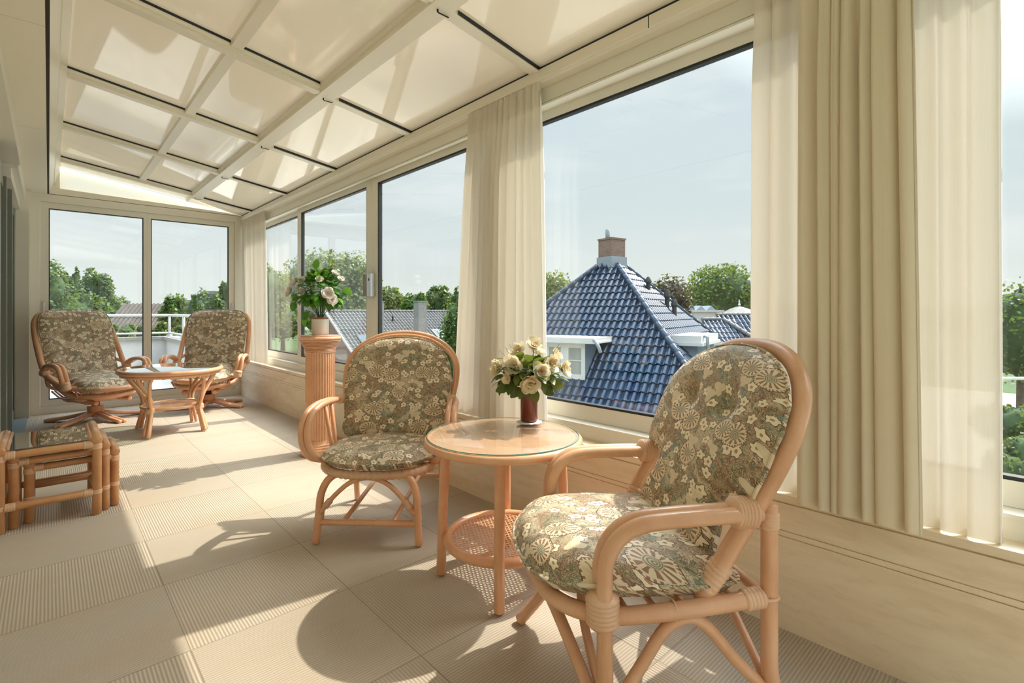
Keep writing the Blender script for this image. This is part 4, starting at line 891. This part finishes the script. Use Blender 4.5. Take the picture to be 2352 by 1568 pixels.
# ------------------------------------------------------------------ outside: terrace
GZ = -6.0
b = MB(); b.box((-150, -120, GZ-0.2), (200, 200, GZ)); o = struct(b.build('ground', M['grass'], smooth=False))
b = MB(); b.box((2.4, -60, GZ+0.0005), (62, 60, GZ+0.0008)); struct(b.build('added_bounce_ground', M['bounce_ground'], smooth=False))  # pale sheet added to bounce daylight up through the windows onto the ceiling
b = MB(); b.prism([(9, -6, GZ+0.001), (30, -6, GZ+0.001), (30, 7, GZ+0.001), (9, 7, GZ+0.001)], (0, 0, 0.05)); tag(b.build('lawn', M['grass'], smooth=False), None, None, None, 'structure')
b = MB(); b.box((-3.5, YF+0.095, -0.30), (2.0, 14.0, -0.03)); struct(b.build('terrace_floor', M['paving'], smooth=False))
b = MB(); b.box((-3.5, 14.0, -0.6), (2.20, 14.22, 0.56)); b.box((2.0, YF+0.10, -0.6), (2.20, 14.0, 0.56)); pw_ = struct(b.build('terrace_parapet', M['white'], smooth=False))
b = MB(); b.box((-3.5, 13.95, 0.56), (2.26, 14.28, 0.62)); b.box((1.94, YF+0.10, 0.56), (2.26, 13.95, 0.62)); b.build('coping', M['concrete'], pw_, smooth=False)
b = MB(); b.box((-0.8, YB-0.3, -6), (2.30, YF+0.1, -0.3)); struct(b.build('wall_outer', M['white'], smooth=False))
b = MB(); b.box((2.3005, YB, 0.40), (2.36, YF, 0.505)); struct(b.build('trim_18', M['lead'], smooth=False))
def railing():
    t = thing('terrace_railing', 'white tubular steel railing on the terrace parapet', 'railing', (0, 0, 0))
    b = MB()
    b.tube([(-3.4,14.1,1.11), (2.08,14.1,1.11), (2.08,8.3,1.11)], 0.032, 10); b.build('top_rail', M['white'], t)
    b = MB(); b.tube([(-3.4,14.1,0.70), (2.08,14.1,0.70), (2.08,8.3,0.70)], 0.024, 10); b.build('lower_rail', M['white'], t)
    for (x, y) in ((-3.2,14.1), (-1.4,14.1), (0.35,14.1), (2.08,14.1), (2.08,12.4), (2.08,10.6), (2.08,8.8)):
        b = MB(); b.tube([(x,y,0.62), (x,y,1.10)], 0.026, 10); b.lathe([(0.06,0.62), (0.06,0.66)], (x,y,0), 12); b.build('post', M['white'], t)
railing()

# ------------------------------------------------------------------ pantile roofs
def pantile(mb, O, U, V, N, ur, vmax, tw, th, amp=0.035, lift=0.03, per=8):
    O, U, V, N = Vector(O), Vector(U).normalized(), Vector(V).normalized(), Vector(N).normalized()
    nr = int(vmax/th)
    for k in range(nr+1):
        v0 = k*th; v1 = min(v0+th*1.06, vmax)
        if v1-v0 < 0.02: continue
        a0, a1 = ur(min(v0+th*0.5, vmax)); off = 0.0
        if a1-a0 < tw*0.4: continue
        us = [a0]; q = math.ceil(a0/tw*per)/per*tw + 1e-4
        while q < a1: us.append(q); q += tw/per
        us.append(a1); vs = []
        for u in us:
            f = (u/tw) % 1.0; h = amp*(math.sin(PI*f/0.56) if f < 0.56 else (-0.15 if f < 0.86 else -1.1))
            vs += [O+U*u+V*v0+N*(h+lift-0.022), O+U*u+V*v0+N*(h+lift), O+U*u+V*v1+N*h]
        fs = []
        for i in range(len(us)-1):
            a = i*3; fs += [(a, a+3, a+4, a+1), (a+1, a+4, a+5, a+2)]
        mb.add(vs, fs)
def ridge_caps(mb, A, B, r=0.10, L=0.38):
    A, B = Vector(A), Vector(B); D = (B-A).length; d = (B-A)/D; n = int(D/L)
    for i in range(n):
        mb.tube([A+d*(i*L), A+d*(i*L+L*0.85), A+d*(i*L+L*1.08)], [r, r*1.05, r*1.18], 10)
def hit(px, py, P, Nn):
    o = Vector((0, 0, EYE)); d = (at(px, py, 1.0)-o); return o + d*((Vector(P)-o).dot(Nn)/d.dot(Nn))
UP = Vector((0, 0, 1))
def blue_house():
    t = thing('neighbouring_house', 'house with steep glossy blue-black pantile roof and brick chimney outside the big window', 'house', at(1405, 590, 20.0))
    A = at(1405, 590, 20.0); L0 = Vector(t.location); H, r = 6.6, 6.6*math.sqrt(2)
    def cr(a): a = math.radians(a); v = ld(r*math.sin(a), -r*math.cos(a), -H); return A+v
    Cm, Cl, Cr, Cb = cr(12), cr(-78), cr(102), cr(192)
    def face(P0, P1, name, parent):
        Uv = (P1-P0).normalized(); w = (P1-P0).length; mid = (P0+P1)/2; Vv = (A-mid); vm = Vv.length; Vv.normalize(); Nn = Uv.cross(Vv).normalized()
        if Nn.dot(Vector((0,0,EYE))-mid) < 0: Nn = -Nn
        b = MB(); pantile(b, P0-L0, Uv, Vv, Nn, lambda v: (w*0.5*v/vm, w-w*0.5*v/vm), vm-0.25, 0.235, 0.36, amp=0.05, lift=0.045)
        o = b.build(name, M['tile_blue'], parent, ang=60); return o, Nn, Uv, Vv
    base = MB(); base.add([A-L0-UP*0.06, Cm-L0-UP*0.06, Cl-L0-UP*0.06, Cb-L0-UP*0.06, Cr-L0-UP*0.06], [(0,2,1), (0,1,4), (0,3,2), (0,4,3), (1,2,3,4)]); base.build('roof_deck', M['rubber'], t, smooth=False)
    f1, N1, U1, V1 = face(Cm, Cl, 'roof_slope', t); f2, N2, U2, V2 = face(Cm, Cr, 'roof_slope', t)
    for Q in (Cm, Cl, Cr):
        b = MB(); s = A+(Q-A)*0.06; ridge_caps(b, Q-L0+UP*0.05, s-L0+UP*0.05); b.build('hip_tiles', M['tile_blue'], t, ang=60)
    inset = 0.93; b = MB(); pts = [A+(q-A)*inset for q in (Cm, Cl, Cb, Cr)]; b.add([Vector((p.x, p.y, p.z))-L0 for p in pts]+[Vector((p.x, p.y, GZ))-L0 for p in pts], [(0,1,5,4), (1,2,6,5), (2,3,7,6), (3,0,4,7)]); b.build('wall', M['brick'], t, smooth=False)
    # chimney
    rot = Matrix.Rotation(-YAW-math.radians(-33), 4, 'Z'); b = MB(); b.box((-0.37,-0.37,-0.15), (0.37,0.37,0.66), rot); b.box((-0.40,-0.40,0.66), (0.40,0.40,0.72), rot); ch = b.build('chimney', M['brick'], t, smooth=False)
    b = MB(); b.box((-0.42,-0.42,-0.6), (0.42,0.42,-0.02), rot); b.build('lead_flashing', M['lead'], ch, smooth=False)
    b = MB(); b.tube([(-0.27,0,0.7), (-0.27,0,1.06)], 0.09, 12); b.build('flue', M['lead'], ch)
    # vent pipes on the right slope
    for (px, py, h, s) in ((1489, 668, 0.55, 1.0), (1532, 708, 0.75, 1.0), (1549, 725, 0.65, 1.0)):
        p = hit(px, py, Cm, N2)-L0; b = MB(); b.lathe([(0.10*s,-0.15), (0.085*s,0.05), (0.085*s,h*0.55), (0.13*s,h*0.6), (0.12*s,h*0.75), (0.05*s,h)], p, 14); b.build('vent_pipe', M['rubber'], t)
    # dormer with white windows on the left slope
    p = hit(1345, 872, Cm, N1); p.z += 0.0; nh = Vector((N1.x, N1.y, 0)).normalized(); uh = U1.copy(); uh.z = 0; uh.normalize()
    dd = (p-Vector((0,0,EYE))).dot(Vector((F2[0], F2[1], 0))); hgt = (872-788)/FPX*dd
    Mx = Matrix(((uh.x, nh.x, 0, p.x-L0.x), (uh.y, nh.y, 0, p.y-L0.y), (0, 0, 1, p.z-L0.z), (0, 0, 0, 1)))
    b = MB(); b.box((0, -2.2, -0.3), (3.6, 0.02, hgt), Mx); dm = b.build('dormer', M['render_blue'], t, smooth=False)
    b = MB(); b.box((-0.42, -2.2, hgt), (3.8, 0.22, hgt+0.06), Mx); b.box((-0.38, -2.2, hgt+0.06), (3.8, 0.19, hgt+0.17), Mx); b.build('dormer_roof', M['white'], dm, smooth=False)
    b = MB(); b.box((0, 0.021, 0), (3.6, 0.06, 0.16), Mx); b.box((0, 0.021, hgt-0.16), (3.6, 0.06, hgt), Mx)
    for x in (0, 0.58, 0.72, 1.30, 1.44, 2.02, 2.16): b.box((x, 0.021, 0.16), (x+0.14 if x else 0.13, 0.055, hgt-0.16), Mx)
    for x in (0.13, 0.86, 1.58): b.box((x, 0.021, 0.16+(hgt-0.32)*0.5), (x+0.45, 0.045, 0.16+(hgt-0.32)*0.5+0.03), Mx)
    b.build('window_frame', M['white'], dm, smooth=False)
    b = MB(); b.box((0.1, 0.0205, 0.14), (3.5, 0.024, hgt-0.14), Mx); b.build('pane', simple('grey_window_reflection', (0.25,0.27,0.26), 0.05, spec=0.8), dm, smooth=False)
    b = MB(); b.tube([tuple(Mx @ Vector(q)) for q in ((-0.30,0.1,hgt+0.12), (-0.42,0.22,hgt+0.10), (-0.55,0.28,hgt-0.05), (-0.62,0.26,hgt-0.25))], 0.055, 8); b.build('drain_spout', M['lead'], dm)
    # flat dormer on the right slope
    p = hit(1600, 840, Cm, N2); nh = Vector((N2.x, N2.y, 0)).normalized(); uh = U2.copy(); uh.z = 0; uh.normalize()
    dd = (p-Vector((0,0,EYE))).dot(Vector((F2[0], F2[1], 0))); hgt = (840-795)/FPX*dd
    Mx = Matrix(((uh.x, nh.x, 0, p.x-L0.x), (uh.y, nh.y, 0, p.y-L0.y), (0, 0, 1, p.z-L0.z), (0, 0, 0, 1)))
    b = MB(); b.box((0.15, -2.2, -0.5), (2.6, 0.0, hgt), Mx); dm = b.build('dormer', M['render_blue'], t, smooth=False)
    b = MB(); b.box((0, -2.2, hgt), (2.8, 0.18, hgt+0.10), Mx); b.box((0.06, -2.2, hgt+0.10), (2.74, 0.12, hgt+0.32), Mx); b.build('dormer_roof', M['white'], dm, smooth=False)
    b = MB(); b.tube([tuple(Mx @ Vector(q)) for q in ((0.45,0.14,hgt+0.30), (0.40,0.24,hgt+0.28), (0.40,0.26,hgt-0.4))], 0.05, 8); b.build('drain_pipe', M['lead'], dm)
    b = MB(); b.lathe([(0.13,-0.4), (0.13,0.42), (0.17,0.44), (0.17,0.50)], hit(1588, 812, Cm, N2)-L0, 14); b.build('vent_pipe', M['rubber'], t)
blue_house()
def slope_obj(name, mat, parent, O, U, ulen, V, vlen, tw, th, **k):
    U = Vector(U).normalized(); V = Vector(V).normalized(); N = U.cross(V)
    if N.z < 0: N = -N
    b = MB(); pantile(b, O, U, V, N, lambda v: (0, ulen), vlen, tw, th, **k); return b.build(name, mat, parent, ang=60), N
def grey_house():
    R0 = ld(-14.9, 40, 1.2); dr = ld(0.74, 0.67).normalized(); dn = Vector((ld(0.67, -0.74)).normalized()); L = 30.0
    t = thing('long_grey_house', 'long house with a striped grey tiled roof and two tall chimneys', 'house', R0); sl = (dn*9.0+Vector((0,0,-5.4))); sn = sl.normalized(); sb = (-dn*9.0+Vector((0,0,-5.4)))
    o, N = slope_obj('roof_slope', M['tile_grey'], t, sl, dr, L, -sn, sl.length, 0.30, 0.45, amp=0.075, lift=0.04)
    b = MB(); e = UP*-0.08; b.add([sl+e, e, sb+e, sl+dr*L+e, dr*L+e, sb+dr*L+e], [(0,1,4,3), (1,2,5,4)]); b.build('roof_deck', M['dark'], t, smooth=False)
    b = MB(); ridge_caps(b, Vector((0,0,0.03)), dr*L+Vector((0,0,0.03)), 0.12, 0.42); b.build('ridge_tiles', M['tile_grey'], t)
    b = MB(); a = sl*0.93+UP*-0.1; c = sb*0.93+UP*-0.1; g = Vector((0,0,GZ-1.2)); bot = lambda q: Vector((q.x, q.y, GZ-1.2))
    b.add([UP*-0.12+dr*0.2, a+dr*0.2, c+dr*0.2, bot(a)+dr*0.2, bot(c)+dr*0.2], [(0,1,3,4,2)]); b.add([a, a+dr*L, bot(a+dr*L), bot(a)], [(0,1,2,3)]); b.build('wall', M['brick'], t, smooth=False)
    b = MB(); b.box((-0.06,-0.06,-0.16), (0.06,0.06,0.0)); 
    q = MB(); w = dn.cross(UP)*0.0; q.prism([Vector((0,0,-0.14))-dr*0.05, sl+Vector((0,0,-0.14))-dr*0.05, sl+Vector((0,0,0.07))-dr*0.05, Vector((0,0,0.07))-dr*0.05], dr*0.12); q.build('verge_board', M['white'], t, smooth=False)
    for (px0, px1, pt, pb, dd) in ((862, 882, 693, 812, 0), (950, 980, 693, 772, 0)):
        p = hit((px0+px1)/2, pb, R0+sl, N); d = (p-Vector((0,0,EYE))).dot(ld(0,1)); w = (px1-px0)/FPX*d*0.36; top = EYE+(HY-pt)/FPX*d
        rm = Matrix.Translation(p-R0) @ Matrix.Rotation(math.atan2(dr.y, dr.x), 4, 'Z'); b = MB(); b.box((-w,-w,-0.6), (w,w,top-p.z), rm); b.box((-w-0.05,-w-0.05,top-p.z), (w+0.05,w+0.05,top-p.z+0.07), rm); b.build('chimney', M['concrete'], t, smooth=False)
    def onroof(px, py, w, h, m1, name):
        p = hit(px, py, R0+sl, N)-R0; b = MB(); q = [p+N*0.10, p+dr*w+N*0.10, p+dr*w+sn*h+N*0.10, p+sn*h+N*0.10]; b.prism(q, N*0.06); f = b.build(name, M['white'] if m1 else M['rubber'], t, smooth=False)
        q2 = [p+dr*0.08+sn*0.08+N*0.162, p+dr*(w-0.08)+sn*0.08+N*0.162, p+dr*(w-0.08)+sn*(h-0.08)+N*0.162, p+dr*0.08+sn*(h-0.08)+N*0.162]; c = MB(); c.prism(q2, N*0.01); c.build('pane', M['dark_glass'], f, smooth=False)
    onroof(816, 772, 1.4, 1.9, False, 'roof_window'); onroof(916, 764, 1.8, 1.3, False, 'roof_window'); onroof(990, 760, 1.2, 1.3, True, 'roof_window'); onroof(1030, 756, 1.2, 1.2, True, 'roof_window')
    p = hit(902, 738, R0+sl, N)-R0; b = MB(); b.lathe([(0.10,-0.1), (0.08,0.15), (0.08,0.4), (0.13,0.42), (0.06,0.55)], p, 10); b.build('vent_pipe', M['rubber'], t)
grey_house()
def small_house():
    A = at(284, 697, 40.0); dr = ld(0.98, 0.18).normalized(); dn = ld(0.18, -0.98).normalized(); sl = dn*3.6+Vector((0,0,-2.6))
    t = thing('distant_house', 'distant house with brown tiled roof beyond the terrace railing', 'house', A); slope_obj('roof_slope', M['tile_brown'], t, sl, dr, 3.6, -sl.normalized(), sl.length, 0.30, 2.5, amp=0.06)
    b = MB(); e = UP*-0.1; b.add([sl+e, e, -dn*3.6+UP*-2.7, sl+dr*3.6+e, dr*3.6+e, -dn*3.6+UP*-2.7+dr*3.6], [(0,1,4,3), (1,2,5,4)]); b.build('roof_deck', M['dark'], t, smooth=False)
    b = MB(); a = sl*0.95; bt = Vector((a.x, a.y, GZ-A.z)); b.prism([a+UP*-0.15, a+dr*3.6+UP*-0.15, bt+dr*3.6, bt], -dn*6.5); b.build('wall', M['concrete'], t, smooth=False)
small_house()
def flat_house():
    P = at(1575, 716, 38.0); t = thing('flat_roofed_house', 'white flat-roofed building with small pointed skylights behind the blue roof', 'house', P)
    ex = ld(1, 0.15).normalized(); ey = ld(-0.15, 1).normalized(); Mx = Matrix(((ex.x, ey.x, 0, 0), (ex.y, ey.y, 0, 0), (0, 0, 1, 0), (0, 0, 0, 1)))
    b = MB(); b.box((0,0,-6.5), (3.0,5,0.0), Mx); b.box((-0.1,-0.12,0.0), (3.1,5,0.14), Mx); b.build('wall', M['white'], t, smooth=False)
    for k in range(3):
        x = 0.25+k*0.85; b = MB(); b.prism([Mx @ Vector(q) for q in ((x,0.4,0.141), (x+0.75,0.4,0.141), (x+0.375,0.4,0.48))], Mx @ Vector((0,2,0))); b.build('skylight', M['lead'], t, smooth=False)
    b = MB(); b.lathe([(0.12,0.14), (0.12,0.55), (0.2,0.56), (0.2,0.64)], Mx @ Vector((0.9,3,0.1)), 12); b.build('roof_vent', M['white'], t)
    A = at(1612, 733, 30.0); U = ld(1, 0.12).normalized(); dn = ld(0.12, -1).normalized(); sl = dn*2.6+UP*-2.4
    t = thing('tiled_outhouse', 'low roof of glossy brown and blue tiles right of the big blue roof', 'house', A); slope_obj('roof_slope', M['tile_blue'], t, sl, U, 2.2, -sl.normalized(), sl.length, 0.27, 0.4)
    b = MB(); ridge_caps(b, Vector((0,0,0)), U*1.35, 0.12); ridge_caps(b, U*1.35, U*1.35+dn*2.4+UP*-1.9+U*2.0, 0.13); b.build('ridge_tiles', M['tile_grey'], t)
    b = MB(); b.prism([sl+UP*-0.1, sl+UP*-0.1+U*2.2, U*2.2+UP*-0.1, UP*-0.1], UP*-2.5); b.build('wall', M['brick'], t, smooth=False)
    A = at(1645, 722, 36.0); sl = dn*4+UP*-3.6
    t = thing('blue_tiled_house', 'blue tiled roof at the right edge of the big window, below the green tree', 'house', A); slope_obj('roof_slope', M['tile_blue'], t, sl, U, 6, -sl.normalized(), sl.length, 0.34, 0.45, amp=0.06)
    b = MB(); ridge_caps(b, Vector((0,0,0)), U*6, 0.12); b.build('ridge_tiles', M['tile_grey'], t); b = MB(); b.prism([sl+UP*-0.1, sl+UP*-0.1+U*6, U*6+UP*-0.1, UP*-0.1], UP*-4.5); b.build('wall', M['brick'], t, smooth=False)
    A = at(1698, 703, 48.0); t = thing('garden_pavilion', 'pointed pale roof with a finial in front of the green tree', 'building', A); b = MB(); b.lathe([(1.5,-0.7), (1.6,-0.62), (0.9,-0.25), (0.1,0.0)], seg=8); b.build('roof', M['concrete'], t, smooth=False)
    b = MB(); b.lathe([(0.05,0.0), (0.14,0.15), (0.05,0.3), (0.1,0.42), (0.01,0.65)], seg=8); b.build('finial', M['white'], t); b = MB(); b.lathe([(1.4,-7.5), (1.4,-0.71)], seg=8); b.build('wall', M['white'], t, smooth=False)
    # apartment block far off
    A = at(466, 668, 90.0); t = thing('apartment_block', 'distant grey apartment block among trees beyond the far door', 'building', A); Mx = Matrix(((R2[0], F2[0], 0, 0), (R2[1], F2[1], 0, 0), (0, 0, 1, 0), (0, 0, 0, 1)))
    b = MB(); b.box((0,0,-12), (6,6,0), Mx); b.box((-5,1,-12), (0,6,-1.6), Mx); b.build('wall', M['concrete'], t, smooth=False)
    for k in range(4):
        b = MB(); b.box((-4.9 if k > 1 else 0.1,-0.06 if k < 2 else 0.94,-0.95-k*0.85), (5.9 if k < 2 else -0.1,-0.01 if k < 2 else 0.99,-0.55-k*0.85), Mx); b.build('window_band', M['dark_glass'], t, smooth=False)
flat_house()

# ------------------------------------------------------------------ trees and bushes
def crown(mb, c, rx, ry, rz, n, size, rnd, nc=26, spiky=0.0):
    cl = []
    for k in range(nc):
        th = rnd.uniform(0, 2*PI); z = rnd.uniform(-0.8, 0.95); q = math.sqrt(1-z*z); f = rnd.uniform(0.62, 0.84)
        cl.append((Vector((c.x+rx*q*math.cos(th)*f, c.y+ry*q*math.sin(th)*f, c.z+rz*z*f)), rnd.uniform(0.24, 0.42)))
    for k in range(n):
        p0, r = cl[rnd.randrange(nc)]; o = Vector((rnd.gauss(0,1), rnd.gauss(0,1), rnd.gauss(0,1))).normalized()
        rr = r*rnd.uniform(0.75, 1.08); p = p0+Vector((o.x*rx*rr, o.y*ry*rr, o.z*rz*rr))
        s = size*rnd.uniform(0.6, 1.3); a = Vector((rnd.gauss(0,1), rnd.gauss(0,1), rnd.gauss(0,0.7))).normalized(); bb = (a.cross(o+Vector((0.01,0,0)))).normalized()
        mb.add([p-a*s*0.5, p+bb*s*0.36, p+a*s*0.55, p-bb*s*0.36], [(0,1,2,3)])
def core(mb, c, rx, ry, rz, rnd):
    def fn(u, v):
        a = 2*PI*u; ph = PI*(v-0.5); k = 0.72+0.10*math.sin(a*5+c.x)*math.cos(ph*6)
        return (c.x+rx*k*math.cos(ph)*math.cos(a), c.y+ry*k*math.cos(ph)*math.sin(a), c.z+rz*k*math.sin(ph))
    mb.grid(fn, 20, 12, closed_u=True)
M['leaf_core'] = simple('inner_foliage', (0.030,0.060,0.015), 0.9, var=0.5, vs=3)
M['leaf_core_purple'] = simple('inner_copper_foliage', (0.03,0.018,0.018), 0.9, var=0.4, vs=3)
tn = [0]
def tree(px, ytop, ybot, wpx, d, label, mat='leaf_tree', n=2600, name='tree', group=None, nc=26, leafpx=7.5, cr_='leaf_core'):
    tn[0] += 1; rnd = random.Random(100+tn[0]); c = at(px, (ytop+ybot)/2, d); rx = wpx/2/FPX*d; rz = (ybot-ytop)/2/FPX*d
    cosw = 1.0; base = Vector((c.x, c.y, GZ)); t = thing(name, label, 'tree' if name != 'bush' else 'bush', base, 0, group); cc = c-base
    b = MB(); crown(b, cc, rx, rx, rz, n, leafpx/FPX*d, rnd, nc); b.build('foliage', M[mat], t, smooth=False)
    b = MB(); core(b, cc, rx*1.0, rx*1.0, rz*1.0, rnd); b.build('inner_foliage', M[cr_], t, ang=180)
    if name != 'bush':
        b = MB(); b.tube([(0,0,-0.1), (0,0,max(1.0, cc.z-rz*0.3))], [rx*0.07+0.12, rx*0.04+0.06], 8); b.build('trunk', M['bark'], t)
    return t
tree(108, 598, 760, 92, 24, 'bright green tree at the left edge of the far door', n=2600)
tree(156, 622, 740, 24, 60, 'slim dark poplar, left one of the pair', n=2000, nc=16, leafpx=7)
tree(176, 622, 740, 24, 62, 'slim dark poplar, right one of the pair', n=2000, nc=16, leafpx=7)
tree(222, 618, 740, 66, 42, 'tall tree with pointed top right of the two poplars', n=3200)
tree(175, 668, 770, 110, 30, 'broad green tree low behind the left swivel rocker', n=2400)
tree(255, 674, 770, 90, 48, 'rounded tree beside the distant brown roof', n=2200)
tree(398, 677, 760, 60, 34, 'small round tree just right of the door mullion', n=1800)
tree(455, 664, 770, 56, 30, 'green tree in front of the distant apartment block', n=1800)
tree(508, 668, 770, 60, 28, 'green tree at the right side of the far door', n=1800)
tree(522, 640, 700, 30, 26, 'dark tree top peeping in beside the far door frame', n=700, nc=12)
for k, (px, yt) in enumerate(((205, 735), (250, 732), (290, 738), (330, 742), (372, 735), (415, 736), (460, 738))):
    tree(px, yt, yt+75, 42 if k else 50, 17.2+1.6*(k % 2), 'green shrub growing behind the terrace railing', n=900, name='bush', group='shrubs behind the terrace railing', nc=16, leafpx=7)
tree(765, 578, 770, 215, 62, 'huge rounded yellow-green tree behind the pot plant', 'leaf_yellow', n=12000, nc=70, leafpx=8.5)
tree(620, 600, 770, 90, 47, 'yellow-green tree half hidden by the corner curtain', 'leaf_yellow', n=2600, nc=30)
tree(895, 655, 745, 80, 76, 'light green tree above the long grey roof, left', 'leaf_yellow', n=2400)
tree(955, 668, 745, 60, 70, 'dark green tree above the grey roof between the two chimneys', n=2000)
tree(1008, 655, 745, 66, 74, 'dark pointed tree above the grey roof right of the chimneys', n=2000)
tree(1060, 655, 745, 60, 66, 'dark tree beside the middle curtain', n=1500)
tree(1050, 668, 900, 78, 14, 'leafy tree hanging close outside the third pane', n=2600, nc=34, leafpx=8)
tree(1280, 622, 760, 110, 34, 'pale green tree left behind the blue roof', 'leaf_yellow', n=2400)
tree(1535, 633, 760, 120, 36, 'copper beech showing behind the blue roof', 'leaf_purple', n=3000, cr_='leaf_core_purple')
tree(1662, 604, 745, 165, 52, 'large loose green tree at the right of the big window', n=6000, nc=55, leafpx=7.5)
tree(2345, 634, 900, 150, 22, 'dark green tree at the right edge behind the curtain', n=4200, nc=40, leafpx=9)
for k, (px, yt, yb, w, d) in enumerate(((2345, 925, 1030, 110, 13), (2370, 990, 1110, 120, 10.5), (2310, 1030, 1150, 110, 9.5), (2290, 930, 1020, 90, 16.5))):
    tree(px, yt, yb, w, d, 'low garden shrub far below the right end of the window wall', n=1600, name='bush', group='garden shrubs below the window', nc=20, leafpx=10)
for k in range(13):
    px = 650+k*130; tree(px, 690-(k*37 % 17), 790, 126, 88, 'faraway treetop on the horizon', n=900, group='distant tree line', nc=22, leafpx=7)
def far_fence():
    a = at(2290, 869, 9.0); c = at(2420, 869, 9.0); t = thing('white_fence', 'thin white fence rail outside at the right edge', 'fence', a); q = MB(); q.tube([Vector((0,0,0)), c-a], 0.03, 8); q.build('rail', M['white'], t)
    for k in range(2):
        p = (c-a)*(0.0+0.95*k); q = MB(); q.tube([p+Vector((0,0,GZ-a.z)), p], 0.03, 8); q.build('post', M['white'], t)
far_fence()
